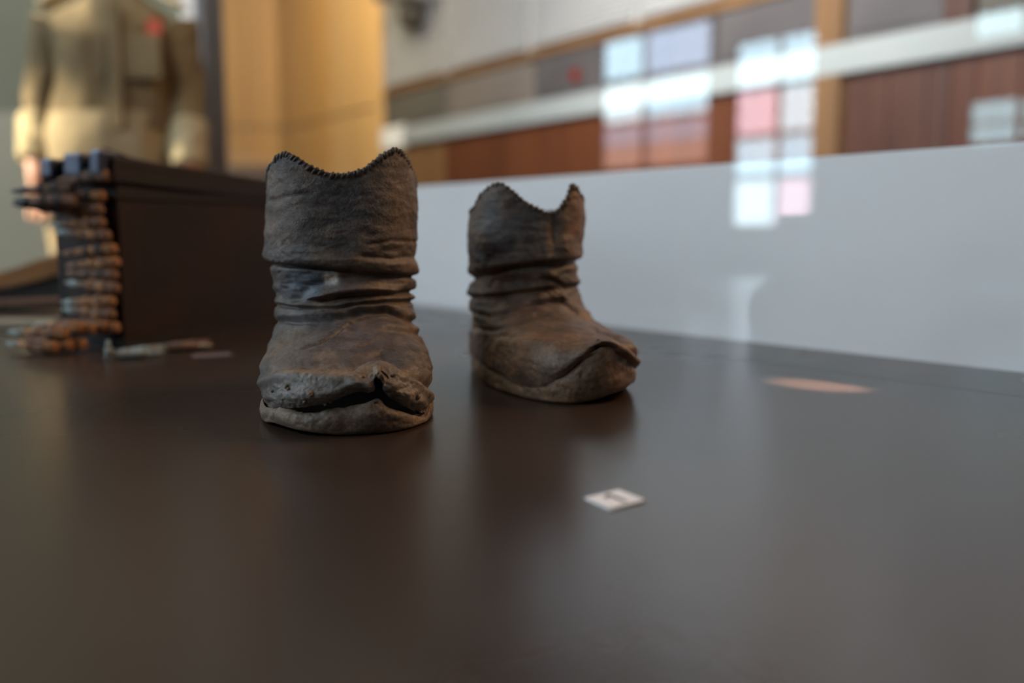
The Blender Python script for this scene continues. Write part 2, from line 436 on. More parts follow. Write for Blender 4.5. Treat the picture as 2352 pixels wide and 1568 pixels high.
# red signal lamp
rl = empty('signal_lamp', FW @ Vector((ws(1337), 0.042, wz(1337, 175))))
bm = bmesh.new(); bmesh.ops.create_uvsphere(bm, u_segments=14, v_segments=8, radius=0.035)
from_bm('red_lens', bm, emis('red_lens_glow', (0.8, 0.05, 0.04), 0.45), rl, True)
bm = bmesh.new(); bm_lathe(bm, [(0.03, -0.02), (0.045, -0.02), (0.045, 0.004), (0.035, 0.01)], 14, Matrix.Rotation(math.atan2(-WN.y, -WN.x), 4, 'Z'))
from_bm('bezel', bm, M_LAMPDARK, rl)
tag(rl, 'small round red signal lamp on a charcoal wall cabinet', 'lamp')
# wainscot: separate boards
wains = empty('wall_wainscot', FW @ Vector((ws(900), 0, FLOOR)))
tag(wains, 'red brown timber wainscot under the white rail', 'wainscot')
xs_ = [896, 962, 1030, 1110, 1200, 1290, 1380, 1470, 1560, 1650, 1740, 1878, 1944, 2040, 2128, 2180, 2240, 2340, 2460, 2600]
for i, (a, b) in enumerate(zip(xs_, xs_[1:])):
    if (a, b) == (1878, 1944): continue
    m = M_POST if i == 0 or i == 1 else (M_MAHOG2 if (1944 <= a < 2130) else M_MAHOG)
    bm = bmesh.new(); bm_box(bm, (ws(a) + 0.003, 0.0, FLOOR), (ws(b) - 0.003, 0.03, ZR0 - 0.001), FW, 0.004)
    bmesh.ops.translate(bm, verts=bm.verts, vec=-wains.location); from_bm('board', bm, m, wains)
for i, (a, b, lab) in enumerate(((1882, 1940, 'amber timber post crossing the white rail right of the tall window reflection'),
                                 (2170, 2230, 'reddish timber post near the right edge of the hall wall'))):
    p = wbox('timber_post', a, b, FLOOR if i == 0 else ZR1, 2.85 if i == 0 else 2.85, 0.0, 0.068, M_POST if i == 0 else M_MAHOG2, bevel=0.006)
    tag(p, lab, 'post')
# blinds
poss = ['leftmost', 'second', 'third', 'fourth', 'fifth', 'rightmost']
for i, (a, b) in enumerate(((897, 1035), (1035, 1225), (1225, 1470), (1470, 1878), (1946, 2166), (2236, 2600))):
    bl = empty('window_blind', FW @ Vector((ws(a), 0, ZB)))
    s0, s1 = ws(a) + 0.025, ws(b) - 0.025
    bm = bmesh.new(); z = ZB + 0.03
    while z < 1.98:
        v = [bm.verts.new(FW @ Vector(p) - bl.location) for p in ((s0, 0.012, z), (s1, 0.012, z), (s1, 0.034, z + 0.012), (s0, 0.034, z + 0.012), (s1, 0.012, z + 0.026), (s0, 0.012, z + 0.026))]
        bm.faces.new(v[0:4]); bm.faces.new([v[3], v[2], v[4], v[5]]); z += 0.029
    o = from_bm('slats', bm, M_BLIND, bl); o['kind'] = 'stuff'
    for q in ((s0 - 0.025, s0), (s1, s1 + 0.025)):
        bm = bmesh.new(); bm_box(bm, (q[0], 0.0, ZB + 0.012), (q[1], 0.042, 2.02), FW)
        bmesh.ops.translate(bm, verts=bm.verts, vec=-bl.location); from_bm('side_channel', bm, M_BLINDFRAME, bl)
    tag(bl, 'grey slatted window blind on the hall wall, ' + poss[i] + ' of the row from the honey timber', 'blind', 'blinds on the hall wall')
tag(box_obj('trim_5', (ws(896), 0.0, 2.03), (ws(1880), 0.04, 2.88), M_WINFRAME, mtx=FW), 'dark timber frieze above the grey blinds', kind='structure')
tag(box_obj('trim_6', (ws(1944), 0.0, 2.03), (ws(2166), 0.04, 2.88), M_WINFRAME, mtx=FW), 'dark timber frieze between the two posts', kind='structure')
# round wall lamp in front of the first blind
lp = empty('wall_lamp', FW @ Vector((ws(985), 0.12, wz(985, 40))))
bm = bmesh.new(); bmesh.ops.create_uvsphere(bm, u_segments=20, v_segments=12, radius=0.085); bmesh.ops.scale(bm, verts=bm.verts, vec=(1, 1, 1.05)); from_bm('globe', bm, M_LAMPDARK, lp, True)
bm = bmesh.new(); bm_lathe(bm, [(0.10, 0.09), (0.26, 0.11), (0.24, 0.2), (0.10, 0.3)], 20, Matrix.Rotation(-math.pi / 2, 4, 'Y')); from_bm('shade', bm, M_LAMPWHITE, lp, True)
bm = bmesh.new(); a_ = Vector((0, 0, 0.2)); bm_tube(bm, [a_, a_ + WN * 0.15], 0.015); from_bm('arm', bm, M_LAMPDARK, lp)
tag(lp, 'dark round wall lamp under a white shade in front of the leftmost blind', 'lamp')

# honey timber wall facing the camera, closing the corridor
YC = on_plane(650, 400, WN, WD).y
xl = at_Y(380, 400, YC).x; xr = at_Y(650, 400, YC).x
wy = box_obj('wall_back', (-8, YC, FLOOR), (xr + 0.3, YC + 0.12, 2.9), M_MAHOG); tag(wy, 'wall at the end of the corridor', kind='structure')
cl = empty('timber_end_wall', (xr, YC, FLOOR)); tag(cl, 'honey timber boarded end wall between the grey column and the corner', 'cladding')
zc = at_Y(560, 291, YC).z; zlo = at_Y(560, 381, YC).z
xs_ = [at_Y(p, 400, YC).x for p in (400, 500, 575, 649)]
for a, b in zip(xs_, xs_[1:]):
    for z0, z1 in ((zlo, zc - 0.012), (zc + 0.004, 2.88)):
        o = box_obj('board', (a + 0.004 - xr, -0.03, z0 - FLOOR), (b - 0.004 - xr, 0.0, z1 - FLOOR), M_YELLOW, cl, None, 0.004)
for a, b in zip(xs_, xs_[1:]):
    box_obj('lower_board', (a + 0.004 - xr, -0.02, 0), (b - 0.004 - xr, 0.0, zlo - 0.005 - FLOOR), M_MAHOG, cl, None, 0.004)

# grey partition behind the mannequin + column
YG = 3.7
gx = at_Y(438, 400, YG).x
zd = at_Y(60, 258, YG).z
tag(box_obj('wall_left_back', (-6.5, YG, FLOOR), (gx, YG + 0.12, 2.9), M_WALLGREY), 'grey green partition behind the uniformed mannequin', kind='structure')
tag(box_obj('trim_4', (-6.5, YG - 0.02, FLOOR), (gx, YG, zd), M_LITWALL), 'lower half of the partition, paler to stand for brighter light', kind='structure')
co = empty('door_column', (at_Y(478, 400, YG - 0.1).x, YG - 0.1, FLOOR))
w0, w1 = at_Y(436, 400, YG - 0.1).x - co.location.x, at_Y(490, 400, YG - 0.1).x - co.location.x
box_obj('shaft', (w0, -0.04, 0), (w1 - 0.035, 0.2, 3.4), M_COLUMN, co, None, 0.012)
box_obj('edge_trim', (w1 - 0.035, -0.05, 0), (w1, 0.2, 3.4), M_COLDARK, co, None, 0.004)
tag(co, 'grey metal column with a dark edge right of the mannequin', 'column')

# left wall of the hall with windows (seen mirrored in the case glass)
DV = 4.5
DR = 2 * (DG - GOFF) - DV
FL = frame(-MN, T, -DR)            # local: s along T, depth toward room, z
def virt(px, py):
    P = on_plane(px, py, MN, DV); return P.dot(T), P.z
wl = box_obj('wall_left', (-7.5, -0.12, FLOOR), (4.5, 0.0, 2.9), M_WALLDARK, mtx=FL); tag(wl, 'dark plaster wall with tall windows on the left of the hall', kind='structure')
PANE = {}
def pane_mat(key):
    if key not in PANE:
        c, s = {'b': ((0.56, 0.84, 1.0), 12.0), 'w': ((0.72, 0.91, 1.0), 12.5), 'p': ((1.0, 0.70, 0.84), 10.0),
                'B': ((0.55, 0.72, 1.0), 8.5), 'f': ((0.75, 0.75, 0.95), 4.5), 'o': ((1.0, 0.60, 0.50), 4.0), 'c': ((0.50, 0.85, 0.95), 8.0), 's': ((0.72, 0.86, 1.0), 15.5)}[key]
        PANE[key] = emis('sky_pane_' + {'b': 'blue', 'w': 'white', 'p': 'pink', 'B': 'deep_blue', 'f': 'lilac', 'o': 'orange', 'c': 'cyan', 's': 'added_daylight'}[key], c, s)
    return PANE[key]
def window(n, cols, rows, keys):
    # cols: px ranges, rows: py ranges measured at column px of first col
    S = [(virt(a, 400)[0], virt(b, 400)[0]) for a, b in cols]
    ref = cols[0][0]
    Z = [(virt(ref, b)[1], virt(ref, a)[1]) for a, b in rows]
    s0 = min(min(s) for s in S); s1 = max(max(s) for s in S)
    z0 = min(min(z) for z in Z); z1 = max(max(z) for z in Z)
    w = empty('window_%d' % n, FL @ Vector(((s0 + s1) / 2, 0, z0))); tag(w, 'tall daylit window number %d of the left hall wall' % n, kind='structure')
    def wb_(name, a, b, c, d, d0, d1, m):
        bm = bmesh.new(); bm_box(bm, (a, d0, c), (b, d1, d), FL); bmesh.ops.translate(bm, verts=bm.verts, vec=-w.location); return from_bm(name, bm, m, w)
    wb_('window_frame', s0 - 0.05, s1 + 0.05, z0 - 0.05, z1 + 0.05, 0.0, 0.02, M_WINFRAME)
    for i, s in enumerate(S):
        for j, z in enumerate(Z):
            k = keys[j][i]
            if k != '.':
                wb_('pane', min(s), max(s), min(z), max(z), 0.02, 0.03, pane_mat(k))
window(1, [(1395, 1476), (1490, 1626)], [(103, 188), (208, 285), (296, 340), (342, 388)], ['bB', 'wb', 'ff', 'oo'])
window(2, [(1698, 1782), (1797, 1866)], [(108, 203), (214, 312), (324, 404), (418, 516)], ['bb', 'pw', 'bb', 'wp'])
window(3, [(2232, 2330), (2350, 2500)], [(40, 90), (240, 285), (292, 330)], ['c.', 'cc', 'cc'])

# unseen clerestory row above them, added to throw daylight on boots and board
for i_, sc in enumerate((-4.9, -3.7, -2.5, -1.3, -0.1)):
    w = empty('window_%d' % (i_ + 4), FL @ Vector((sc, 0, 1.95))); tag(w, 'unseen high window added for daylight on the left hall wall', kind='structure')
    bm = bmesh.new(); bm_box(bm, (sc - 0.5, 0.0, 1.95), (sc + 0.5, 0.02, 2.85), FL); bmesh.ops.translate(bm, verts=bm.verts, vec=-w.location); from_bm('window_frame', bm, M_WINFRAME, w)
    for q in (-0.46, 0.02):
        bm = bmesh.new(); bm_box(bm, (sc + q, 0.02, 1.99), (sc + q + 0.44, 0.03, 2.81), FL); bmesh.ops.translate(bm, verts=bm.verts, vec=-w.location); from_bm('pane', bm, pane_mat('s'), w)

# ------------------------------------------------------------------ boots
def fold(PX, PY, pts, ridge, rw, crease, cw, below=0.0, bw=10.0, fade=35.0):
    """a fold following a measured line: ridge above, sharp crease on it, soft swelling below (metres, widths in px)"""
    pts = sorted(pts); xs = [p[0] for p in pts]; ys = [p[1] for p in pts]
    d = np.interp(PX, xs, ys) - PY
    e = sstep(xs[0] - fade, xs[0] + fade * 0.4, PX) * (1 - sstep(xs[-1] - fade * 0.4, xs[-1] + fade, PX))
    r = ridge * np.exp(-((d - rw * 0.9) / rw) ** 2)
    c = -crease * np.exp(-(d / cw) ** 2)
    b = below * np.exp(-((d + bw * 0.9) / bw) ** 2)
    return (r + c + b) * e

def make_boot(label, O, ang, keys, rim, lip, sole_top, sole_bot, folds, bumps, tints, dents, size_u, nth=440, nv=330, seed=1, n_stitch=96, pegs=(), foldmask=0.0, shear=(0,) * 17, toe_rough=1.0, dye=(1, 1, 1)):
    ex = np.array([math.cos(ang), math.sin(ang), 0.0]); eu = np.array([-math.sin(ang), math.cos(ang), 0.0]); ez = np.array([0, 0, 1.0])
    O = np.array(O)
    root = empty('leather_boot', tuple(O), 0.0)
    tag(root, label, 'boot', 'pair of worn leather boots')
    def world(x, u, z): return O + x[..., None] * ex + u[..., None] * eu + z[..., None] * ez
    def local(P):
        d = P - O; return d @ ex, d @ eu, d[:, 2]
    def px_to_front(px, py, u):          # photo point on the boot at foot depth u -> local x, z
        r = np.array(ray(px, py)); t = ((O - np.array(CAM)) @ eu + u) / (r @ eu)
        d = np.array(CAM) + r * t - O; return d @ ex, d[2]
    tt = np.linspace(0, 2 * np.pi, nth, endpoint=False)
    th = tt - 0.38 * np.sin(tt)
    K = catmull(keys, np.linspace(0, 1, nv))       # fu fz bu bz aL aR nexp taper
    fu, fz, bu, bz, aL, aR, ne, tp = [K[:, i][:, None] for i in range(8)]
    c, s = np.cos(th)[None, :], np.sin(th)[None, :]
    pc = np.sign(c) * np.abs(c) ** (2 / ne); ps = np.sign(s) * np.abs(s) ** (2 / ne)
    w = (1 - pc) / 2                                # 0 toe, 1 heel
    u = fu + (bu - fu) * w
    z = fz + (bz - fz) * w
    taper = 1 - tp * (0.30 * sstep(0.35, 0.75, w) - 0.04 * np.exp(-((w - 0.22) / 0.16) ** 2))
    x = np.where(s >= 0, aR, aL) * ps * taper
    sh = catmull([[q] for q in shear], np.linspace(0, 1, nv))
    x = x + sh * (0.9 - 2 * w)
    # bottom edge of the upper follows the torn lip
    lx = []; lz = []
    for p in lip:
        a, b = px_to_front(p[0], p[1], p[2] if len(p) > 2 else 0.004); lx.append(a); lz.append(b)
    o = np.argsort(lx); lx = np.array(lx)[o]; lz = np.array(lz)[o]
    zl = np.interp(x, lx, lz)
    front = 1 - sstep(0.10, 0.34, w)
    vv = np.linspace(0, 1, nv)[:, None]
    keyz = catmull(keys, np.array([0.0]))[0][1]
    lipw = (1 - sstep(0.0, 0.26, vv)) * front
    z = z + (zl - keyz) * lipw
    # rim
    rx = np.array([math.radians(r[0]) for r in rim]); rz = np.array([r[1] for r in rim])
    zr = np.interp(th, rx, rz)[None, :]
    ztop = K[-1, 1]
    z = z + (zr - ztop) * sstep(0.70, 1.0, vv) ** 1.3
    P = world(x, u, z).reshape(-1, 3)
    # normals of base
    def normals(P):
        G = P.reshape(nv, nth, 3)
        du = np.roll(G, -1, 1) - np.roll(G, 1, 1)
        dv = np.gradient(G, axis=0)
        n = np.cross(du, dv); l = np.linalg.norm(n, axis=2, keepdims=True); n = n / np.maximum(l, 1e-12)
        return n.reshape(-1, 3)
    Nrm = normals(P)
    cen = P.reshape(nv, nth, 3).mean(1, keepdims=True)
    if np.mean(np.sum((P.reshape(nv, nth, 3) - cen) * Nrm.reshape(nv, nth, 3), -1)) < 0: Nrm = -Nrm
    base = P.copy()
    PX, PY = project(P)
    lxx, luu, lzz = local(P)
    V = np.repeat(vv[:, 0], nth)
    facing = -np.sum(Nrm * (P - np.array(CAM)) / np.linalg.norm(P - np.array(CAM), axis=1, keepdims=True), 1)
    fm = sstep(-0.5, 0.1, facing)
    D = np.zeros(len(P))
    for f in folds:
        D += fold(PX, PY, **f)
    D *= (1 - foldmask) + foldmask * fm
    rimfade = 1 - sstep(0.95, 1.0, V)
    Q = (P - O) @ np.stack([ex, eu, ez]).T
    # slack horizontal wrinkling, coarse lumpiness
    ank = np.exp(-((lzz - 0.075) / 0.03) ** 2)
    D += 0.0016 * fbm(Q, (16, 16, 60), seed, 3) * (0.35 + ank)
    D += 0.0007 * fbm(Q, (60, 60, 150), seed + 5, 2) * (0.4 + 0.6 * ank)
    D += 0.0022 * fbm(Q, (14, 14, 14), seed + 9, 2)
    toe = sstep(0.036, 0.012, luu) * sstep(0.046, 0.036, lzz)
    toe = (1 - sstep(0.014, 0.034, luu)) * (1 - sstep(0.034, 0.044, lzz))
    rgh = 0.35 + 0.9 * sstep(-0.01, 0.03, lxx)
    D += toe_rough * toe * (0.0006 * rgh * fbm(Q, (150, 150, 150), seed + 3, 3) + 0.00035 * fbm(Q, (600, 600, 600), seed + 4, 2))
    vamp = sstep(0.03, 0.06, luu) * (1 - sstep(0.10, 0.13, lzz))
    wv = fbm(Q, (22, 40, 90), seed + 81, 2)
    D += vamp * 0.00028 * np.sin(luu * 900 + lxx * 260 + 9 * wv) * sstep(-0.2, 0.5, fbm(Q, (35, 35, 35), seed + 83, 2))
    D += 0.00045 * fbm(Q, (120, 120, 260), seed + 85, 3)
    for (bx, by, amp, sx, sy) in bumps:
        D += amp * np.exp(-((PX - bx) / sx) ** 2 - ((PY - by) / sy) ** 2) * sstep(-0.1, 0.25, facing)
    for (bx, by, amp, sx, sy) in dents:
        D -= amp * np.exp(-((PX - bx) / sx) ** 2 - ((PY - by) / sy) ** 2) * sstep(-0.1, 0.25, facing)
    P = P + Nrm * D[:, None]
    P[:, 2] = np.maximum(P[:, 2], 0.004)
    # inner lining: rolls over the rim and down inside; and up behind the lip
    G = P.reshape(nv, nth, 3); Bn = Nrm.reshape(nv, nth, 3)
    top_in = []
    for k, dep in ((nv - 1, 0.0014), (nv - 3, 0.0026), (nv - 12, 0.003), (nv - 40, 0.003), (nv - 80, 0.003)):
        q = G[k] - Bn[k] * dep
        if k == nv - 1: q = q + np.array([0, 0, 0.0008])
        top_in.append(q)
    bot_in = []
    for k, dep in ((0, 0.0022), (4, 0.0042), (22, 0.005), (60, 0.005), (95, 0.006)):
        q = G[k] - Bn[k] * dep
        if k == 0: q = q + np.array([0, 0, -0.0005])
        bot_in.append(q)
    A = np.concatenate([np.stack(bot_in[::-1]), G, np.stack(top_in)], 0)
    nb, ntp = len(bot_in), len(top_in)
    me = grid_mesh('upper', A - O)
    # leather colour zones (worn dye, dust, bare patches; tints also paint in side light)
    colr = np.zeros((nv * nth, 3)); colr[:] = (0.056, 0.044, 0.037)
    n1 = sstep(-0.35, 0.7, fbm(Q, (26, 26, 40), seed + 21, 3))[:, None]
    colr = colr * (1 - 0.55 * n1) + np.array((0.095, 0.064, 0.042)) * 0.55 * n1
    n2 = sstep(0.2, 0.9, fbm(Q, (70, 70, 70), seed + 31, 3))[:, None]
    colr = colr * (1 - 0.6 * n2) + np.array((0.135, 0.090, 0.056)) * 0.6 * n2
    n3 = fbm(Q, (240, 240, 240), seed + 35, 3)[:, None]
    colr = colr * (1 + 0.22 * n3)
    tw = toe[:, None] * (0.75 + 0.25 * n2)
    colr = colr * (1 - tw) + np.array((0.135, 0.112, 0.090)) * tw
    for (bx, by, sx, sy, cc, k) in tints:
        g = (k * np.exp(-(np.abs((PX - bx) / sx) ** 3) - (np.abs((PY - by) / sy) ** 3)) * sstep(-0.1, 0.3, facing))[:, None]
        g = g * np.clip(0.75 + 0.6 * fbm(Q, (90, 90, 90), seed + 41, 3), 0, 1.3)[:, None]
        g = np.clip(g, 0, 1)
        colr = colr * (1 - g) + np.array(cc) * g
    C = colr.reshape(nv, nth, 3)
    inn = np.array((0.014, 0.010, 0.008))
    CA = np.concatenate([np.broadcast_to(inn, (nb, nth, 3)), C, np.broadcast_to(inn, (ntp, nth, 3))], 0).copy()
    CA[nb - 1] = C[0]
    crk_ = (0.10 + 0.75 * sstep(0.10, 0.12, lzz) * (0.4 + 0.6 * sstep(-0.4, 0.4, fbm(Q, (30, 30, 30), seed + 71, 2)))).reshape(nv, nth)
    AA = np.concatenate([np.zeros((nb, nth)), crk_, np.zeros((ntp, nth))], 0)
    set_color(me, CA.reshape(-1, 3) * 1.3 * np.array(dye), AA.reshape(-1))
    add_obj('upper', me, M_LEATHER, root)

    # sole: plan rings grown from the bottom edge of the upper
    ns = 360
    t2 = np.linspace(0, 2 * np.pi, ns, endpoint=False); t2 = t2 - 0.38 * np.sin(t2)
    k0 = catmull(keys, np.array([0.0]))[0]
    c2, s2 = np.cos(t2), np.sin(t2); n_ = k0[6]
    pc2 = np.sign(c2) * np.abs(c2) ** (2 / n_); ps2 = np.sign(s2) * np.abs(s2) ** (2 / n_)
    w2 = (1 - pc2) / 2
    tap2 = 1 - k0[7] * (0.30 * sstep(0.35, 0.75, w2) - 0.04 * np.exp(-((w2 - 0.22) / 0.16) ** 2))
    sx = np.where(s2 >= 0, k0[5], k0[4]) * ps2 * tap2
    sx0 = shear[0] * (0.9 - 2 * w2)
    sx = sx + sx0
    su = k0[0] + (k0[2] - k0[0]) * w2
    tx, tz = zip(*sorted(px_to_front(p[0], p[1], p[2] if len(p) > 2 else 0.0) for p in sole_top))
    bx_, bz_ = zip(*sorted(px_to_front(p[0], p[1], p[2] if len(p) > 2 else 0.0) for p in sole_bot))
    f2 = 1 - sstep(0.06, 0.36, w2)
    zt = 0.0125 + (np.interp(sx, tx, tz) - 0.0125) * f2
    zb = 0.0 + (np.maximum(np.interp(sx, bx_, bz_), 0)) * f2
    side = 1 - sstep(0.55, 0.95, w2)
    cu = k0[0] + (k0[2] - k0[0]) * 0.45
    ridge_x = tx[int(np.argmax(tz))]; ridge_amp = 0.0045
    rings = []
    def ringp(g, zz, du=0.0):
        return world((sx - sx0) * g + sx0, cu + (su - cu) * g + du * f2, zz)
    th_ = zt - zb
    prof = [(0.05, 0.0, 'b'), (0.5, 0.0, 'b'), (0.93, 0.0, 'b'), (0.985, 0.015, 's'), (1.010, 0.09, 's'), (1.020, 0.25, 's'), (1.022, 0.45, 's'), (1.022, 0.62, 's'), (1.014, 0.8, 's'),
            (1.000, 0.95, 's'), (0.988, 1.0, 's'), (0.972, 0.95, 's'), (0.962, 0.72, 's'), (0.95, 0.0, 'i'), (0.5, 0.0, 'i'), (0.05, 0.0, 'i')]
    for g, k, kind in prof:
        if kind == 'b': zz = zb * (g ** 4) + 0.0002
        elif kind == 's': zz = zb + th_ * k
        else: zz = 0.0075 + 0.0 * zt
        rings.append(ringp(g, zz) - (ridge_amp * k * np.exp(-((sx - ridge_x) / 0.013) ** 2) * f2 * (1.0 if kind == 's' else 0.0))[:, None] * eu)
    R = np.stack(rings)
    # resample in profile for detail
    fine = []
    tfi = np.linspace(0, 1, 70)
    R2 = catmull(R.reshape(len(prof), -1), tfi).reshape(len(tfi), ns, 3)
    Pf = R2.reshape(-1, 3); Ql = (Pf - O) @ np.stack([ex, eu, ez]).T
    G2 = R2; du = np.roll(G2, -1, 1) - np.roll(G2, 1, 1); dv = np.gradient(G2, axis=0)
    nn = np.cross(du, dv); nn /= np.maximum(np.linalg.norm(nn, axis=2, keepdims=True), 1e-12); nn = nn.reshape(-1, 3)
    outw = Pf - np.append(world(np.array(0.0), np.array(cu), np.array(0.01)), [])[None, :]
    sgn = np.where(np.sum(nn * outw, 1) < 0, -1, 1)[:, None]
    edge_m = np.repeat(sstep(0.28, 0.4, tfi) * (1 - sstep(0.72, 0.8, tfi)), ns)
    Pf = Pf + nn * sgn * (edge_m * (0.0011 * fbm(Ql, (55, 55, 90), seed + 51, 3) + 0.0005 * fbm(Ql, (260, 260, 260), seed + 52, 2)))[:, None]
    Pf[:, 2] = np.maximum(Pf[:, 2], 0.0)
    me = grid_mesh('sole', Pf.reshape(len(tfi), ns, 3) - O)
    cs = np.zeros((len(Pf), 3)); cs[:] = (0.085, 0.066, 0.050)
    k1 = sstep(-0.3, 0.6, fbm(Ql, (45, 45, 60), seed + 61, 3))[:, None]
    cs = cs * (1 - 0.6 * k1) + np.array((0.135, 0.098, 0.068)) * 0.6 * k1
    inn_m = np.repeat(sstep(0.75, 0.80, tfi), ns)[:, None]
    cs = cs * (1 - inn_m) + np.array((0.010, 0.008, 0.006)) * inn_m
    set_color(me, cs * np.array((1.38, 1.24, 1.06)) * np.array(dye), 0.12)
    add_obj('sole', me, M_LEATHER, root)

    # whip stitches over the top edge
    if n_stitch:
        bm = bmesh.new(); bmesh.ops.create_uvsphere(bm, u_segments=8, v_segments=6, radius=1.0)
        bmesh.ops.scale(bm, verts=bm.verts, vec=(0.00145, 0.0024, 0.0030))
        smesh = bpy.data.meshes.new('stitch'); bm.to_mesh(smesh); bm.free()
        smesh.polygons.foreach_set('use_smooth', [True] * len(smesh.polygons)); smesh.materials.append(M_STITCH)
        ringt = G[-1]; seg = np.linalg.norm(np.roll(ringt, -1, 0) - ringt, axis=1); cum = np.concatenate([[0], np.cumsum(seg)])
        rs = random.Random(seed)
        for i in range(n_stitch):
            d = cum[-1] * (i + 0.2 * rs.random()) / n_stitch
            j = min(int(np.searchsorted(cum, d)) - 1, nth - 1); j = max(j, 0)
            p = ringt[j]; tg = ringt[(j + 2) % nth] - ringt[j - 2]; tg = Vector(tg).normalized()
            n = Vector(Bn[-4][j]).normalized(); upv = n.cross(tg).normalized()
            if upv.z < 0: upv = -upv
            m = Matrix((tg, n, upv)).transposed().to_4x4()
            m = m @ Matrix.Rotation(0.45, 4, 'Y') @ Matrix.Scale(rs.uniform(0.8, 1.15), 4)
            m.translation = Vector(p - O) - n * 0.001 - upv * 0.0012
            so = add_obj('stitch', smesh, None, root); so.matrix_local = m
    # peg ends on the toe lip: put on surface nearest to measured spot
    if pegs:
        PXn, PYn = project(P); ok = facing > 0.15
        bm = bmesh.new(); bmesh.ops.create_uvsphere(bm, u_segments=8, v_segments=6, radius=1.0)
        for v in bm.verts: v.co += Vector((random.uniform(-.2, .2), random.uniform(-.2, .2), random.uniform(-.2, .2)))
        pm = bpy.data.meshes.new('peg'); bm.to_mesh(pm); bm.free(); pm.materials.append(M_PEG)
        pm.polygons.foreach_set('use_smooth', [True] * len(pm.polygons))
        for (qx, qy, r) in pegs:
            dd = (PXn - qx) ** 2 + (PYn - qy) ** 2 + np.where(ok, 0, 1e9); j = int(np.argmin(dd))
            po = add_obj('peg', pm, None, root)
            po.location = Vector(P[j] + Nrm[j] * r * 0.2 - O); r *= 0.62; po.scale = (r, r * 0.9, r * 1.3); po.rotation_euler = (random.random(), random.random(), random.random())
    return root

# --- front boot
O1 = at_z(806, 1004, 0.0)
keys1 = [  # fu     fz      bu     bz     aL     aR    n    taper
    (0.004, 0.0235, 0.232, 0.010, 0.0555, 0.0555, 2.75, 1.0),
    (-0.001, 0.0290, 0.236, 0.018, 0.0575, 0.0570, 2.75, 1.0),
    (0.001, 0.0345, 0.238, 0.026, 0.0575, 0.0570, 2.65, 1.0),
    (0.009, 0.0385, 0.239, 0.034, 0.0560, 0.0560, 2.5, 0.9),
    (0.022, 0.0405, 0.239, 0.040, 0.0545, 0.0550, 2.4, 0.8),
    (0.042, 0.0440, 0.237, 0.046, 0.0530, 0.0535, 2.3, 0.6),
    (0.064, 0.0500, 0.233, 0.053, 0.0505, 0.0510, 2.2, 0.4),
    (0.084, 0.0570, 0.228, 0.060, 0.0490, 0.0500, 2.2, 0.2),
    (0.096, 0.0650, 0.223, 0.067, 0.0490, 0.0505, 2.2, 0.1),
    (0.101, 0.0740, 0.219, 0.075, 0.0495, 0.0510, 2.2, 0.0),
    (0.101, 0.0830, 0.216, 0.084, 0.0510, 0.0520, 2.2, 0.0),
    (0.099, 0.0930, 0.214, 0.093, 0.0545, 0.0530, 2.3, 0.0),
    (0.097, 0.1040, 0.213, 0.104, 0.0560, 0.0530, 2.3, 0.0),
    (0.097, 0.1160, 0.213, 0.116, 0.0565, 0.0545, 2.3, 0.0),
    (0.097, 0.1300, 0.213, 0.130, 0.0560, 0.0555, 2.3, 0.0),
    (0.098, 0.1450, 0.212, 0.145, 0.0550, 0.0555, 2.3, 0.0),
    (0.099, 0.1600, 0.211, 0.160, 0.0545, 0.0550, 2.3, 0.0)]
# rim height by angle: 0 = front middle, 90 = right side, 180 = back, 270 = left side
rim1 = [(0, 0.1600), (12, 0.1635), (25, 0.1725), (36, 0.178), (43, 0.1795), (52, 0.1755), (65, 0.168), (80, 0.160), (95, 0.154), (130, 0.150), (180, 0.152), (230, 0.150),
        (265, 0.156), (280, 0.162), (295, 0.168), (308, 0.1735), (318, 0.1750), (328, 0.1715), (342, 0.1640), (352, 0.1605), (360, 0.1600)]
lip1 = [(600, 945, 0.03), (620, 948, 0.012), (652, 944), (700, 936), (742, 928), (775, 917), (802, 906), (835, 898), (857, 893), (865, 876), (870, 870), (875, 878), (880, 900), (895, 914), (923, 931), (960, 952), (985, 963, 0.012), (1012, 962, 0.03)]
top1 = [(598, 960, 0.03), (620, 958, 0.01), (640, 953), (657, 955), (700, 957), (735, 952), (750, 944), (790, 942), (827, 932), (850, 925), (871, 921), (890, 936), (920, 954), (960, 973), (990, 982, 0.01), (1016, 962, 0.03)]
bot1 = [(600, 985, 0.03), (620, 988, 0.01), (705, 1000), (802, 1006), (923, 1004), (990, 995, 0.01), (1012, 985, 0.03)]
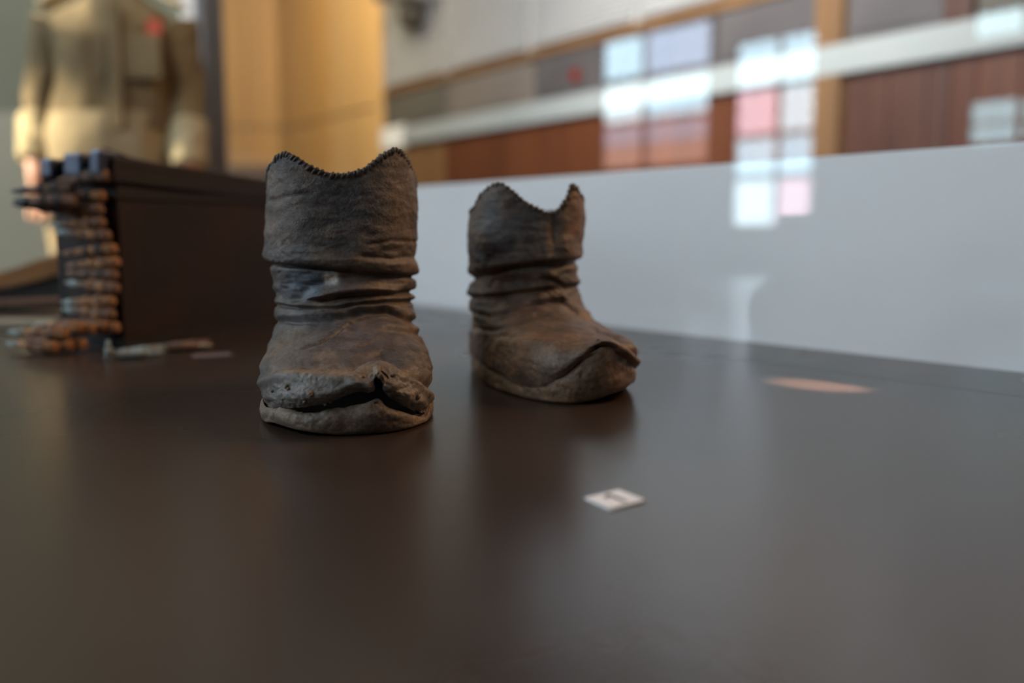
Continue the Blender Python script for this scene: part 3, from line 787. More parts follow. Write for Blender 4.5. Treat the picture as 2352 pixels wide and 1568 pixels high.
folds1 = [
    dict(pts=[(600, 606), (635, 611), (715, 615), (770, 620), (814, 625), (880, 634), (965, 636)], ridge=0.0030, rw=20, crease=0.0042, cw=5.5, below=-0.0012, bw=22),
    dict(pts=[(740, 690), (802, 677), (850, 672), (900, 674), (970, 668)], ridge=0.0034, rw=16, crease=0.0030, cw=5, below=0.0006, bw=10, fade=60),
    dict(pts=[(690, 690), (720, 672), (760, 656), (800, 650), (850, 648), (900, 655)], ridge=-0.0022, rw=14, crease=0.0012, cw=6, below=0.0024, bw=12, fade=30),
    dict(pts=[(640, 738), (690, 741), (760, 737), (830, 722), (890, 720), (935, 738), (975, 742)], ridge=0.0030, rw=16, crease=0.0028, cw=5.5, below=0.0, bw=10, fade=40),
    dict(pts=[(640, 700), (700, 712), (770, 712), (830, 700), (900, 694), (970, 690)], ridge=0.0020, rw=8, crease=0.0028, cw=5, below=0.0008, bw=8, fade=40),
    dict(pts=[(690, 806), (735, 789), (770, 768), (805, 744), (840, 730)], ridge=0.0005, rw=9, crease=0.0017, cw=3.0, below=0.0004, bw=9, fade=20),
    dict(pts=[(880, 760), (920, 762), (970, 770)], ridge=0.0022, rw=9, crease=0.0024, cw=5, below=0.0006, bw=8, fade=40),
    dict(pts=[(820, 800), (870, 783), (920, 790), (965, 815)], ridge=0.0008, rw=8, crease=0.0010, cw=4, below=0.0006, bw=8, fade=40),
    dict(pts=[(840, 818), (880, 806), (930, 815), (985, 850)], ridge=0.0008, rw=8, crease=0.0008, cw=4, below=0.0004, bw=8, fade=40),
    dict(pts=[(600, 868), (640, 856), (700, 850), (760, 853), (810, 849), (845, 834), (875, 828), (905, 838), (950, 868), (1010, 915)], ridge=-0.0030, rw=11, crease=-0.0010, cw=6, below=0.0028, bw=12, fade=25),
    dict(pts=[(640, 832), (690, 822), (760, 815)], ridge=0.0006, rw=8, crease=0.0008, cw=5, below=0.0004, bw=8, fade=40),
    dict(pts=[(860, 560), (900, 552), (960, 556)], ridge=0.0008, rw=10, crease=0.0010, cw=5, below=0.0006, bw=10, fade=40),
    dict(pts=[(840, 588), (900, 596), (950, 590)], ridge=0.0010, rw=10, crease=0.0012, cw=6, below=0.0006, bw=10, fade=40),
    dict(pts=[(620, 460), (650, 452), (690, 446)], ridge=0.0006, rw=12, crease=0.0008, cw=6, below=0.0, bw=10, fade=30),
]
bumps1 = [(815, 878, 0.0030, 20, 12), (848, 888, 0.0034, 14, 14), (905, 880, 0.0022, 16, 14), (940, 905, 0.0018, 18, 14), (965, 920, 0.0022, 12, 12), (700, 905, 0.0012, 40, 14),
          (985, 950, 0.0018, 8, 8), (680, 500, 0.002, 40, 60), (900, 480, 0.0015, 40, 60)]
dents1 = [(978, 944, 0.0034, 9, 6), (958, 946, 0.0022, 8, 5), (925, 893, 0.0016, 9, 5), (620, 925, 0.0012, 10, 8), (790, 470, 0.002, 60, 60)]
tints1 = [(705, 650, 58, 34, (0.062, 0.074, 0.088), 0.85), (790, 652, 60, 16, (0.095, 0.070, 0.066), 0.7),  # bluish left tints and warm right ones paint side light into the leather
          (700, 780, 60, 60, (0.085, 0.080, 0.078), 0.6), (830, 790, 70, 40, (0.085, 0.066, 0.064), 0.6), (800, 850, 200, 16, (0.165, 0.103, 0.062), 0.95),
          (900, 640, 90, 40, (0.090, 0.062, 0.040), 0.6), (920, 480, 60, 90, (0.085, 0.058, 0.038), 0.6), (750, 480, 110, 90, (0.040, 0.034, 0.031), 0.75), (690, 905, 85, 35, (0.105, 0.098, 0.088), 0.7),
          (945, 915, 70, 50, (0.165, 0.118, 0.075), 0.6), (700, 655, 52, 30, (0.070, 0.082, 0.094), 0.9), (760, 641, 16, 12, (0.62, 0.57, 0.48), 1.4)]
pegs1 = [(626, 898, 0.0016), (659, 888, 0.0019), (662, 893, 0.0015), (715, 903, 0.0020), (713, 908, 0.0016), (902, 862, 0.0019), (835, 866, 0.0015), (700, 922, 0.0013), (958, 912, 0.0022), (975, 948, 0.0018), (870, 864, 0.0028), (747, 930, 0.0014), (761, 934, 0.0012)]
make_boot('front leather boot, nearest, with stitched rim and sole gaping open at the toe', O1, math.radians(11.3), keys1, rim1, lip1, top1, bot1, folds1, bumps1, tints1, dents1, 0.235, seed=3, n_stitch=98, pegs=pegs1)

# --- rear boot
O2 = at_z(1290, 934, 0.0)
keys2 = [
    (0.006, 0.0200, 0.222, 0.010, 0.0400, 0.0640, 2.4, 0.6),
    (0.001, 0.0270, 0.226, 0.018, 0.0420, 0.0665, 2.4, 0.6),
    (0.002, 0.0350, 0.228, 0.026, 0.0430, 0.0660, 2.3, 0.6),
    (0.010, 0.0410, 0.228, 0.034, 0.0430, 0.0630, 2.25, 0.55),
    (0.024, 0.0450, 0.227, 0.041, 0.0435, 0.0590, 2.2, 0.5),
    (0.042, 0.0480, 0.224, 0.047, 0.0445, 0.0545, 2.2, 0.4),
    (0.062, 0.0520, 0.220, 0.053, 0.0465, 0.0485, 2.2, 0.3),
    (0.080, 0.0570, 0.214, 0.060, 0.0465, 0.0470, 2.2, 0.2),
    (0.091, 0.0640, 0.208, 0.067, 0.0470, 0.0465, 2.2, 0.1),
    (0.096, 0.0720, 0.203, 0.075, 0.0475, 0.0455, 2.2, 0.0),
    (0.097, 0.0810, 0.200, 0.084, 0.0475, 0.0440, 2.2, 0.0),
    (0.096, 0.0900, 0.198, 0.093, 0.0475, 0.0440, 2.3, 0.0),
    (0.095, 0.1000, 0.197, 0.104, 0.0485, 0.0455, 2.3, 0.0),
    (0.095, 0.1110, 0.197, 0.116, 0.0490, 0.0485, 2.3, 0.0),
    (0.096, 0.1220, 0.196, 0.127, 0.0490, 0.0490, 2.3, 0.0),
    (0.097, 0.1320, 0.195, 0.138, 0.0480, 0.0480, 2.3, 0.0),
    (0.098, 0.1400, 0.194, 0.148, 0.0470, 0.0465, 2.3, 0.0)]
rim2 = [(0, 0.1405), (6, 0.1375), (13, 0.1365), (20, 0.1385), (28, 0.1450), (35, 0.1545), (40, 0.1590), (46, 0.1565), (58, 0.1505), (72, 0.1470), (88, 0.1400), (110, 0.134), (180, 0.130), (240, 0.130), (262, 0.1335), (276, 0.1375), (288, 0.1405), (296, 0.1470), (308, 0.1540), (318, 0.1580), (329, 0.1585), (340, 0.1530), (350, 0.1465), (360, 0.1405)]
lip2 = [(1120, 890, 0.04), (1142, 897, 0.012), (1160, 902), (1211, 907), (1260, 892), (1300, 866), (1350, 820), (1380, 797), (1400, 799, 0.006), (1430, 818, 0.012), (1472, 850, 0.03)]
top2 = [(1115, 888, 0.04), (1140, 897, 0.01), (1162, 903), (1212, 908), (1262, 893), (1302, 867), (1352, 821), (1385, 798), (1405, 797, 0.006), (1435, 812, 0.012), (1478, 842, 0.03)]
bot2 = [(1120, 895, 0.04), (1145, 908, 0.012), (1180, 928), (1240, 938), (1310, 936), (1370, 921, 0.002), (1415, 903, 0.008), (1450, 892, 0.015), (1480, 868, 0.03)]
folds2 = [
    dict(pts=[(1075, 640), (1120, 632), (1170, 618), (1230, 610), (1290, 607), (1350, 600)], ridge=0.0030, rw=16, crease=0.0050, cw=8, below=0.0006, bw=10),
    dict(pts=[(1075, 684), (1140, 680), (1200, 672), (1260, 664)], ridge=0.0024, rw=11, crease=0.0034, cw=6, below=0.0012, bw=14, fade=50),
    dict(pts=[(1260, 640), (1300, 658), (1350, 655)], ridge=0.0028, rw=11, crease=0.0026, cw=5, below=0.0, bw=10),
    dict(pts=[(1075, 716), (1130, 728), (1180, 716), (1240, 700), (1290, 690)], ridge=0.0014, rw=9, crease=0.0024, cw=6, below=0.001, bw=10, fade=40),
    dict(pts=[(1290, 690), (1330, 722), (1365, 735)], ridge=0.0020, rw=11, crease=0.0020, cw=5, below=0.0, bw=10),
    dict(pts=[(1075, 752), (1130, 760), (1180, 752), (1230, 738)], ridge=0.0010, rw=9, crease=0.0018, cw=6, below=0.0008, bw=10, fade=40),
    dict(pts=[(1150, 775), (1230, 772), (1300, 776), (1360, 770)], ridge=-0.0008, rw=8, crease=0.0010, cw=5, below=0.0012, bw=14, fade=40),
    dict(pts=[(1370, 758), (1410, 774), (1440, 795), (1475, 830)], ridge=0.0010, rw=8, crease=0.0030, cw=6, below=0.0008, bw=8, fade=20),
]
bumps2 = [(1300, 560, 0.0030, 30, 25), (1120, 560, 0.001, 30, 40), (1230, 830, 0.0025, 60, 30)]
dents2 = [(1275, 540, 0.003, 14, 60), (1140, 640, 0.002, 40, 14), (1365, 798, 0.002, 14, 8), (1320, 800, 0.0014, 30, 14)]
tints2 = [(1310, 500, 32, 80, (0.115, 0.068, 0.038), 0.85), (1170, 520, 95, 85, (0.038, 0.044, 0.050), 0.9), (1170, 800, 70, 60, (0.125, 0.075, 0.040), 0.8), (1260, 790, 110, 30, (0.115, 0.070, 0.040), 0.7),  # cool left and warm right of the shaft are painted-in side light
          (1300, 830, 40, 26, (0.105, 0.082, 0.072), 0.8), (1430, 810, 50, 60, (0.125, 0.078, 0.045), 0.8), (1250, 720, 100, 40, (0.085, 0.066, 0.054), 0.7), (1120, 620, 50, 25, (0.10, 0.065, 0.045), 0.5)]
make_boot('rear leather boot, farther right, with pointed torn rim and toe curling upward', O2, math.radians(9.0), keys2, rim2, lip2, top2, bot2, folds2, bumps2, tints2, dents2, 0.225, seed=8, n_stitch=70, nth=380, nv=280, toe_rough=0.35, dye=(1.14, 0.97, 0.82), shear=(0.019, 0.019, 0.018, 0.016, 0.013, 0.009, 0.006, 0.003, 0.001, 0, 0, 0, 0, 0, 0, 0, 0))

# ------------------------------------------------------------------ number card
cs = [at_z(1344, 1142, 0.0009), at_z(1402, 1167, 0.0009), at_z(1483, 1147, 0.0009), at_z(1421, 1123, 0.0009)]
cc = sum(cs, Vector()) / 4
e1 = ((cs[1] - cs[0]) + (cs[2] - cs[3])) / 2; e2 = ((cs[3] - cs[0]) + (cs[2] - cs[1])) / 2
card = empty('number_card', (cc.x, cc.y, 0))
def cpt(a, b, z=0): return (e1.x * a + e2.x * b, e1.y * a + e2.y * b)
bm = bmesh.new(); bm_prism(bm, [cpt(-.5, -.5), cpt(.5, -.5), cpt(.5, .5), cpt(-.5, .5)], 0.0, 0.0009)
from_bm('card_sheet', bm, M_CARD, card)
bm = bmesh.new()
one = [(-0.38, 0.02), (-0.38, 0.10), (0.36, 0.10), (0.36, 0.0), (-0.20, 0.0), (-0.13, -0.14), (-0.23, -0.17), (-0.30, -0.03)]
bm_prism(bm, [cpt(a, b) for a, b in one], 0.0009, 0.00105)
nm = from_bm('numeral', bm, M_INK, card); nm['label'] = 'printed number 1'
tag(card, 'small white card printed with the number 1 in front of the boots', 'card')

# narrow warm spot added to make a pale patch on the tabletop behind the card
ps = at_z(1880, 884, 0.0)
spot_light('table_patch_spot', (1.2, -0.3, 1.2), (ps.x, ps.y, 0), 1800.0, (1.0, 0.78, 0.68), 2.1, 0.9, 0.004)

# ------------------------------------------------------------------ ammunition box
P0 = at_z(288, 800, 0.0); P1 = at_z(640, 752, 0.0)
bd = (P1 - P0); bd.z = 0; bd.normalize()
bang = math.atan2(bd.y, bd.x)
BL, BW, BH = 0.285, 0.098, 0.172
box = empty('ammunition_box', (P0.x, P0.y, 0), bang)
tag(box, 'dark rusted metal ammunition box with propped lid behind the front boot', 'box')
t = 0.003
bm = bmesh.new()
bm_box(bm, (0, 0, 0.002), (BL, t, BH)); bm_box(bm, (0, BW - t, 0.002), (BL, BW, BH)); bm_box(bm, (0, t, 0.002), (t, BW - t, BH)); bm_box(bm, (BL - t, t, 0.002), (BL, BW - t, BH)); bm_box(bm, (t, t, 0.002), (BL - t, BW - t, 0.006))
from_bm('body', bm, M_RUSTBOX, box)
for z0, z1 in ((0.0, 0.012), (0.156, 0.164)):
    bm = bmesh.new(); bm_box(bm, (-0.003, -0.003, z0), (BL + 0.003, 0.0, z1)); bm_box(bm, (-0.003, BW, z0), (BL + 0.003, BW + 0.003, z1)); bm_box(bm, (-0.003, 0, z0), (0, BW, z1)); bm_box(bm, (BL, 0, z0), (BL + 0.003, BW, z1))
    from_bm('rim_band', bm, M_LID, box)
lidm = Matrix.Translation((0, 0, 0.1875)) @ Matrix.Rotation(math.atan2(0.0145, BL), 4, 'Y')
lid_e = from_bm
bm = bmesh.new()
bm_box(bm, (-0.008, -0.006, 0.0), (BL + 0.008, BW + 0.006, 0.010), lidm, 0.002)
for lo, hi in (((-0.008, -0.006, -0.014), (BL + 0.008, -0.004, 0.001)), ((-0.008, BW + 0.004, -0.014), (BL + 0.008, BW + 0.006, 0.001)), ((BL + 0.006, -0.004, -0.014), (BL + 0.008, BW + 0.004, 0.001))):
    bm_box(bm, lo, hi, lidm)
lid = from_bm('lid', bm, M_LID, box)
for i, (y, w, h) in enumerate(((0.008, 0.016, 0.026), (0.042, 0.026, 0.024), (0.082, 0.018, 0.020))):
    bm = bmesh.new(); bm_box(bm, (-0.020, y - w / 2, -0.010), (0.004, y + w / 2, -0.010 + h), lidm, 0.003)
    from_bm('hinge_lug', bm, M_LUG, lid)
bm = bmesh.new()
bm_tube(bm, [lidm @ Vector(p) for p in ((0.012, 0.05, 0.008), (0.018, 0.05, 0.018), (0.03, 0.05, 0.022), (0.06, 0.05, 0.016), (0.12, 0.05, 0.013), (0.128, 0.05, 0.008))], 0.004)
from_bm('carry_handle', bm, M_LID, lid)
bm = bmesh.new(); bm_box(bm, (-0.0045, 0.012, 0.004), (-0.003, BW - 0.02, 0.15), None, 0.0007); from_bm('end_strap', bm, M_LID, box)

# ------------------------------------------------------------------ cartridges
def cart_meshes():
    out = {}
    bm = bmesh.new(); bm_lathe(bm, [(0.0060, 0.0), (0.0062, 0.001), (0.0062, 0.002), (0.0052, 0.0026), (0.0052, 0.004), (0.0061, 0.005), (0.0058, 0.038), (0.0044, 0.043), (0.0043, 0.050)], 12)
    for v in bm.verts: v.co += Vector((0, random.uniform(-.0004, .0004), random.uniform(-.0004, .0004)))
    bmesh.ops.recalc_face_normals(bm, faces=bm.faces); me = bpy.data.meshes.new('cartridge_case'); bm.to_mesh(me); bm.free(); me.polygons.foreach_set('use_smooth', [True] * len(me.polygons)); out['case'] = me
    bm = bmesh.new(); bm_lathe(bm, [(0.0040, 0.048), (0.0040, 0.056), (0.0034, 0.063), (0.0022, 0.069), (0.0006, 0.073)], 10)
    bmesh.ops.recalc_face_normals(bm, faces=bm.faces); me = bpy.data.meshes.new('bullet'); bm.to_mesh(me); bm.free(); me.polygons.foreach_set('use_smooth', [True] * len(me.polygons)); out['bullet'] = me
    bm = bmesh.new(); bm_lathe(bm, [(0.0064, 0.012), (0.0073, 0.0125), (0.0073, 0.0215), (0.0064, 0.022)], 12); bm_lathe(bm, [(0.0062, 0.030), (0.0071, 0.0305), (0.0071, 0.0355), (0.0062, 0.036)], 12)
    bm_box(bm, (0.010, -0.004, 0.006), (0.036, 0.004, 0.0078), None, 0.0006)
    bmesh.ops.recalc_face_normals(bm, faces=bm.faces); me = bpy.data.meshes.new('belt_link'); bm.to_mesh(me); bm.free(); out['link'] = me
    return out
CM = cart_meshes()
def with_mat(me, m, cache={}):
    k = (me.name, m.name)
    if k not in cache:
        c = me.copy(); c.materials.clear(); c.materials.append(m); cache[k] = c
    return cache[k]
belt = empty('ammunition_belt', (P0.x, P0.y, 0), bang)
tag(belt, 'rusted belt of linked cartridges draped over the end of the metal box', 'belt')
rs = random.Random(11)
def cart(parent, loc, dirv, roll, ms, link=True, name='cartridge'):
    d = Vector(dirv).normalized()
    m = d.to_track_quat('X', 'Z').to_matrix().to_4x4() @ Matrix.Rotation(roll, 4, 'X')
    m = m @ Matrix.Diagonal((1.0, 0.98, 0.98, 1.0))
    m.translation = Vector(loc)
    o = add_obj(name, with_mat(CM['case'], ms[0]), None, parent); o.matrix_local = m
    b = add_obj('bullet', with_mat(CM['bullet'], ms[1]), None, o)
    if link: add_obj('belt_link', with_mat(CM['link'], ms[2]), None, o)
    return o
# box-local: x along box, y to the left/back across end face, end face at x=0
def pick(v):
    a = rs.random()
    return (M_RUST if a < 0.5 else M_RUST2, M_VERD if v else M_RUST2, M_LINK if rs.random() < 0.6 else M_RUST)
n = 11
for i in range(n):                                   # hanging run down the end face
    z = 0.158 - i * 0.0134
    off = -0.0125 - 0.004 * math.sin(i * 0.9)
    y = 0.002 + 0.006 * math.sin(i * 0.8 + 1) - (0.010 if i > 6 else 0)
    cart(belt, (off, y, z), (rs.uniform(-0.10, 0.06), 1, rs.uniform(-0.08, 0.06)), rs.uniform(-0.5, 0.5) + math.pi / 2, pick(i in (1, 2, 3, 7, 8, 9, 10)))
for i in range(4):                                   # over the top edge, into the box
    cart(belt, (-0.014 + i * 0.014, -0.002 + 0.003 * i, 0.1785 - 0.0004 * i), (rs.uniform(-0.1, 0.1), 1, rs.uniform(-0.05, 0.03)), rs.uniform(-0.4, 0.4), pick(False))
for i, (x, y, z) in enumerate(((-0.030, 0.030, 0.166), (-0.034, 0.022, 0.153), (-0.027, 0.034, 0.146))):   # rounds sticking out at the top
    cart(belt, (x, y, z), (-0.25, 1, -0.04 + 0.05 * i), 0.3 * i, (M_RUST2, M_DARKMETAL, M_LINK))
tail = ((-0.022, 0.000, 0.026), (-0.034, 0.004, 0.024), (-0.047, 0.008, 0.026), (-0.060, 0.012, 0.021), (-0.070, 0.016, 0.0085), (-0.057, 0.012, 0.0085), (-0.044, 0.008, 0.0085))
for i, p in enumerate(tail):                         # tail curling onto the table
    cart(belt, p, (rs.uniform(-0.25, 0.1), 1, rs.uniform(-0.05, 0.05) if p[2] > 0.01 else 0.0), rs.uniform(-0.5, 0.5), (M_RUST, M_VERD, M_RUST2))

# loose rounds lying on the table along the box
spots = ((250, 822, 60, 'upright green cartridge stub standing at the corner of the metal box'), (298, 824, 18, 'greenish loose cartridge lying nearest the corner of the metal box'),
         (352, 812, 24, 'loose cartridge lying second from the corner of the metal box'), (415, 806, 20, 'loose cartridge lying along the middle of the row by the metal box'), (455, 800, 10, 'dark loose cartridge at the far end of the row by the metal box'))
for i, (px, py, a, lab) in enumerate(spots):
    p = at_z(px, py, 0.0)
    lc = empty('loose_cartridge', (p.x, p.y, 0), math.radians(a) + (0 if i % 2 else math.pi))
    ms = (M_VERD if i < 3 else M_RUST2, M_VERD if i != 3 else M_BATTEN)
    if i == 0:
        cart(lc, (0, 0, 0.0), (0.0, 0, 1), 0, ms, False, 'case').scale = (0.34, 1.0, 1.0)
    else:
        c = cart(lc, (-0.02, 0, 0.0063), (1, 0, 0), 0, ms, False, 'case')
    lc.scale = (0.60, 0.72, 0.72)
    tag(lc, lab, 'cartridge', 'loose cartridges beside the box')
# faded label near the box
p = at_z(488, 815, 0.0005)
lb = box_obj('faded_card', (-0.018, -0.012, 0), (0.018, 0.012, 0.0008), M_PINKCARD); lb.location = (p.x, p.y, 0); lb.rotation_euler = (0, 0, 0.5)
tag(lb, 'small faded pinkish card on the table beside the metal box', 'card')

# ------------------------------------------------------------------ rifle behind the box
YR = 1.42
gun = empty('old_rifle', (at_Y(60, 700, YR).x, YR, 0))
tag(gun, 'old rifle with brown wooden stock and dark steel lying behind the metal box', 'rifle')
def gp(px, py, dy=0.0):
    v = at_Y(px, py, YR + dy) - gun.location; return v
def slab(name, top, bot, depth, m, dy=0.0, bev=0.006):
    bm = bmesh.new()
    pts = [gp(*p) for p in top] + [gp(*p) for p in bot[::-1]]
    a = [bm.verts.new(Vector((q.x, dy - depth / 2, q.z))) for q in pts]; b = [bm.verts.new(Vector((q.x, dy + depth / 2, q.z))) for q in pts]
    bm.faces.new(a); bm.faces.new(b[::-1])
    for i in range(len(pts)):
        j = (i + 1) % len(pts); bm.faces.new([a[i], b[i], b[j], a[j]])
    bmesh.ops.bevel(bm, geom=list(bm.edges), offset=bev, segments=3, affect='EDGES')
    return from_bm(name, bm, m, gun, False)
slab('stock', [(-260, 690), (-120, 655), (0, 630), (60, 612), (103, 596), (165, 572), (260, 556)], [(-260, 720), (-120, 690), (0, 660), (60, 650), (103, 640), (165, 622), (260, 600)], 0.045, M_STOCK, 0.0, 0.008)
slab('receiver', [(-260, 690), (-60, 676), (0, 664), (103, 644), (165, 626), (240, 612)], [(-260, 712), (-60, 711), (0, 711), (103, 710), (165, 708), (240, 706)], 0.03, M_DARKMETAL, 0.0, 0.004)
bm = bmesh.new(); bm_tube(bm, [gp(-260, 708, -0.02), gp(0, 697, -0.02), gp(165, 690, -0.02), gp(240, 686, -0.02)], 0.006, 10); from_bm('cleaning_rod', bm, M_RUST2, gun, True)
bm = bmesh.new(); bm_tube(bm, [gp(-260, 698, -0.01), gp(0, 698, -0.01), gp(165, 696, -0.01), gp(240, 694, -0.01)], 0.009, 12); from_bm('barrel', bm, M_DARKMETAL, gun, True)
pa_ = at_z(0, 758, 0.0)
bt = box_obj('support_batten', (-0.5, 0.0, 0.0), (0.10, 0.05, 0.011), M_BATTEN, None, None, 0.002); bt.location = (pa_.x + 0.03, pa_.y, 0.0); bt.rotation_euler = (0, 0, 0.03)
tag(bt, 'pale wooden batten lying on the table in front of the old rifle', 'batten')

# ------------------------------------------------------------------ mannequin
YM = 2.75
def mp(px, py, dy=0.0): return at_Y(px, py, YM + dy)
def skin_mesh(name, nodes, edges, mat_, parent, sub=2, off=Vector()):
    me = bpy.data.meshes.new(name)
    me.from_pydata([tuple(Vector(nd[0]) - off) for nd in nodes], edges, [])
    o = add_obj(name, me, mat_, parent)
    md = o.modifiers.new('skin', 'SKIN'); md.use_smooth_shade = True; md.branch_smoothing = 0.6
    sv = me.skin_vertices[0].data
    for i, nd in enumerate(nodes):
        r = nd[1]; sv[i].radius = (r, r) if not isinstance(r, tuple) else r
        sv[i].use_root = (i == 0)
    sb = o.modifiers.new('sub', 'SUBSURF'); sb.levels = sub; sb.render_levels = sub
    return o
# joints measured on the photograph
shL, shR = mp(128, 58), mp(400, 62); elL, elR = mp(106, 205, 0.03), mp(430, 215, 0.03); wrL, wrR = mp(76, 368, -0.06), mp(436, 385, -0.06)
neck, chest, waist, pel = mp(265, -30), mp(263, 90), mp(265, 215), mp(262, 310)
MB_ = Vector((pel.x, YM, FLOOR))
def loft(name, rings, m, nseg=48, seed=0, amp=0.006, fscale=(9, 9, 5)):
    """rings: (center, half width, half depth) stacked; cloth folds added"""
    R = catmull([[*r[0], r[1], r[2]] for r in rings], np.linspace(0, 1, 70))
    a = np.linspace(0, 2 * np.pi, nseg, endpoint=False); c, s = np.cos(a), np.sin(a)
    pc = np.sign(c) * np.abs(c) ** 0.85; ps_ = np.sign(s) * np.abs(s) ** 0.85
    P = np.stack([R[:, 0:1] + R[:, 3:4] * pc, R[:, 1:2] + R[:, 4:5] * ps_, np.repeat(R[:, 2:3], nseg, 1)], -1)
    n = np.stack([np.broadcast_to(c, P.shape[:2]), np.broadcast_to(s, P.shape[:2]), np.zeros(P.shape[:2])], -1)
    d = amp * fbm(P.reshape(-1, 3), fscale, seed, 3).reshape(P.shape[:2])
    P = P + n * d[..., None]
    cap0 = P[0].mean(0, keepdims=True).repeat(nseg, 0)[None]; cap1 = P[-1].mean(0, keepdims=True).repeat(nseg, 0)[None]
    return np.concatenate([cap0, P, cap1], 0)
V_ = Vector
body_nodes = [(pel, 0.10), (waist, 0.10), (chest, 0.12), (neck, 0.055), (neck + V_((0, -0.01, 0.09)), 0.05), (neck + V_((0, -0.02, 0.16)), 0.085), (neck + V_((0, -0.02, 0.25)), 0.09),
              (shL + V_((0.02, 0, -0.02)), 0.055), (elL, 0.042), (wrL, 0.030), (shR + V_((-0.02, 0, -0.02)), 0.055), (elR, 0.042), (wrR, 0.030),
              (pel + V_((-0.09, 0, -0.08)), 0.085), (pel + V_((-0.10, -0.01, -0.47)), 0.058), (V_((pel.x - 0.11, YM, FLOOR + 0.08)), 0.04), (V_((pel.x - 0.12, YM - 0.15, FLOOR + 0.03)), 0.03),
              (pel + V_((0.09, 0, -0.08)), 0.085), (pel + V_((0.10, -0.01, -0.47)), 0.058), (V_((pel.x + 0.11, YM, FLOOR + 0.08)), 0.04), (V_((pel.x + 0.12, YM - 0.15, FLOOR + 0.03)), 0.03)]
body_edges = [(0, 1), (1, 2), (2, 3), (3, 4), (4, 5), (5, 6), (2, 7), (7, 8), (8, 9), (2, 10), (10, 11), (11, 12), (0, 13), (13, 14), (14, 15), (15, 16), (0, 17), (17, 18), (18, 19), (19, 20)]
def add_hand(wi, palm_dir, side, spread):
    """palm and five bent fingers continuing the arm; palm_dir points to the fingertips"""
    w = body_nodes[wi][0]; d = palm_dir.normalized(); x = V_((1, 0, 0)) * side; x = (x - d * x.dot(d)).normalized(); f = x.cross(d).normalized()
    if f.y > 0: f = -f                               # toward the viewer
    pk = len(body_nodes); body_nodes.append((w + d * 0.05, (0.038, 0.026))); body_edges.append((wi, pk))
    pk2 = len(body_nodes); body_nodes.append((w + d * 0.10, (0.040, 0.022))); body_edges.append((pk, pk2))
    for i, ln in enumerate((0.085, 0.098, 0.090, 0.070)):
        o_ = (i - 1.5) * 0.023
        last = pk2
        for k, q in enumerate((0.12, 0.5, 1.0)):
            p = w + d * (0.10 + ln * q * (1 - 0.1 * q)) + x * o_ * (1 + spread * q) + f * (0.026 * q * q)
            body_nodes.append((p, 0.0115 - 0.0014 * k)); body_edges.append((last, len(body_nodes) - 1)); last = len(body_nodes) - 1
    last = pk
    for k, (a, b, c_) in enumerate(((0.055, 0.036, 0.010), (0.085, 0.048, 0.022), (0.112, 0.044, 0.030))):
        body_nodes.append((w + d * a + x * b + f * c_, 0.0115 - 0.001 * k)); body_edges.append((last, len(body_nodes) - 1)); last = len(body_nodes) - 1
add_hand(9, mp(122, 560, -0.10) - wrL, 1, 0.05)
add_hand(12, mp(420, 560, -0.10) - wrR, -1, 0.05)
man = skin_mesh('mannequin', body_nodes, body_edges, M_SKIN, None, 2, MB_)
man.location = MB_
tag(man, 'life size mannequin in khaki uniform standing behind the table, head out of frame', 'mannequin')
# shirt
def k(px, py, hw, hd, dy=0.0):
    return (tuple(mp(px, py, dy)), hw, hd)
A = loft('shirt', [k(265, 300, 0.176, 0.125), k(264, 270, 0.172, 0.122), k(264, 215, 0.165, 0.118), k(263, 160, 0.172, 0.122), k(263, 110, 0.182, 0.125), k(263, 70, 0.186, 0.118), k(264, 35, 0.165, 0.098), k(265, 10, 0.115, 0.08), k(265, -12, 0.075, 0.068)], M_SHIRT, 72, 5, 0.014)
add_obj('shirt', grid_mesh('shirt', A - np.array(MB_)), M_SHIRT, man)
def sleeve(name, a, b, c, r, m, t0, t1, seed):
    pts = catmull([a, a.lerp(b, 0.5), b, b.lerp(c, 0.5), c], np.linspace(t0, t1, 50))
    me_r = catmull([[q] for q in r], np.linspace(t0, t1, 50))[:, 0]
    P = []
    ang = np.linspace(0, 2 * np.pi, 40, endpoint=False)
    for i in range(50):
        tv = Vector(pts[min(i + 1, 49)] - pts[max(i - 1, 0)]).normalized()
        e = Vector((1, 0, 0)); e = (e - tv * e.dot(tv)).normalized(); g = tv.cross(e)
        P.append([np.array(pts[i]) + me_r[i] * (math.cos(q) * np.array(e) + math.sin(q) * np.array(g)) for q in ang])
    P = np.array(P); c_ = pts[:, None, :]
    n = (P - c_) / np.maximum(np.linalg.norm(P - c_, axis=2, keepdims=True), 1e-9)
    P = P + n * (0.010 * fbm(P.reshape(-1, 3), (14, 14, 11), seed, 3).reshape(P.shape[:2]))[..., None]
    P = np.concatenate([P[:1].mean(1, keepdims=True).repeat(40, 1), P, P[-1:].mean(1, keepdims=True).repeat(40, 1)], 0)
    return add_obj(name, grid_mesh(name, P - np.array(MB_)), m, man)
for a, b, c, sd in ((shL + V_((0.015, 0, 0.01)), elL, wrL, 7), (shR + V_((-0.015, 0, 0.01)), elR, wrR, 9)):
    sleeve('sleeve', a, b, c, (0.072, 0.066, 0.056, 0.052, 0.048), M_SHIRT, 0.0, 0.74, sd)
    sleeve('lit_lower_sleeve', a, b, c, (0.072, 0.066, 0.058, 0.058, 0.050), M_LITSLEEVE, 0.72, 1.0, sd + 1)
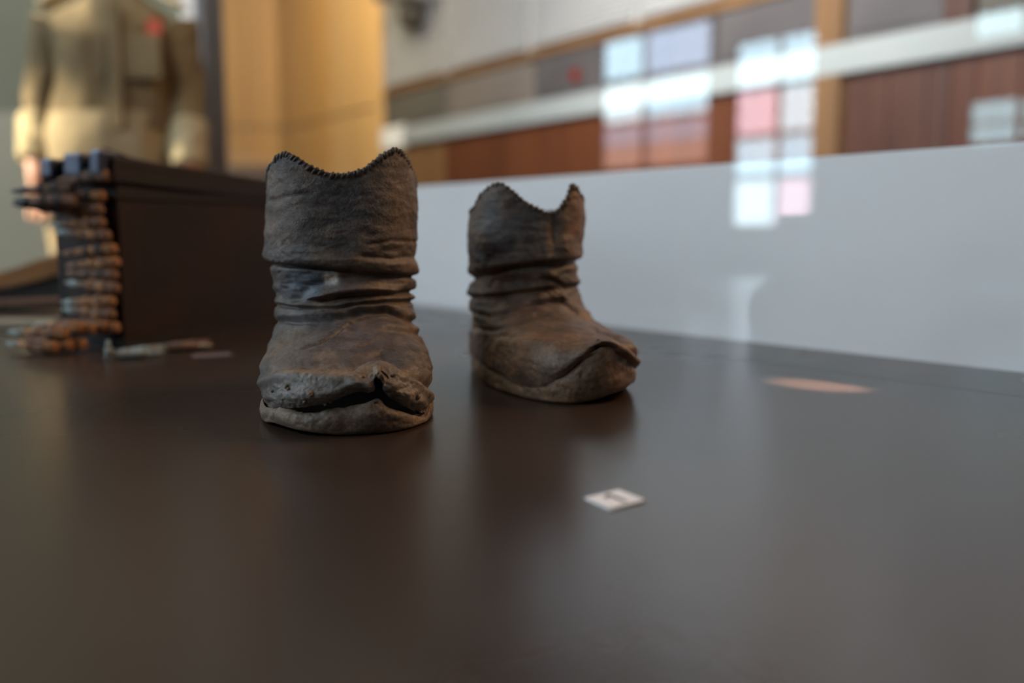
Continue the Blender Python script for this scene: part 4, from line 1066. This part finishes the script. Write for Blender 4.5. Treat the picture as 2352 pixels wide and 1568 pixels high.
A = loft('trousers', [k(262, 520, 0.175, 0.11), k(262, 400, 0.180, 0.125), k(262, 330, 0.180, 0.13), k(263, 290, 0.176, 0.13), k(264, 266, 0.176, 0.128)], M_TROUSER, 72, 15, 0.014)
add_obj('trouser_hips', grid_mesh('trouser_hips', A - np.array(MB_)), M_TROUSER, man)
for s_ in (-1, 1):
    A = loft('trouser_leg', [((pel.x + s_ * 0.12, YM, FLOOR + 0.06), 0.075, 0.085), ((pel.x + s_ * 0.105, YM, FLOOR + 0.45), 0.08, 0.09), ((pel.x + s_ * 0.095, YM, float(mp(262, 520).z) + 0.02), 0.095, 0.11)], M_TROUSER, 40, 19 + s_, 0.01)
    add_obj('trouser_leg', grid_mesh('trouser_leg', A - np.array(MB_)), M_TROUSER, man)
# shoulder straps, badge, breast pockets, button band
for a, b in (((118, 30), (170, 2)), ((335, 0), (408, 34))):
    p0_, p1_ = mp(*a), mp(*b)
    bm = bmesh.new(); d = (p1_ - p0_); L_ = d.length; m = d.to_track_quat('X', 'Z').to_matrix().to_4x4(); m.translation = p0_ - MB_
    bm_box(bm, (-0.01, -0.05, 0.018), (L_ + 0.01, 0.03, 0.034), m, 0.006); from_bm('shoulder_strap', bm, M_STRAP, man, True)
def patch(name, px, py, w, h, m, dy, t_=0.005):
    p_ = mp(px, py, dy) - MB_
    return box_obj(name, (p_.x - w / 2, p_.y - t_, p_.z - h / 2), (p_.x + w / 2, p_.y + t_ * 2, p_.z + h / 2), m, man, None, 0.004)
patch('badge', 354, 66, 0.040, 0.052, M_RED, -0.105)
patch('breast_pocket', 200, 120, 0.11, 0.12, M_SHIRT, -0.118)
patch('breast_pocket', 325, 130, 0.11, 0.12, M_SHIRT, -0.118)
patch('button_band', 265, 150, 0.035, 0.34, M_SHIRT, -0.13)
bm = bmesh.new(); bmesh.ops.create_uvsphere(bm, u_segments=24, v_segments=14, radius=0.1)
bmesh.ops.scale(bm, verts=bm.verts, vec=(0.98, 1.1, 0.9)); hc = neck + V_((0, 0.0, 0.25)) - MB_; bmesh.ops.translate(bm, verts=bm.verts, vec=hc)
from_bm('hair', bm, M_HAIR, man, True)
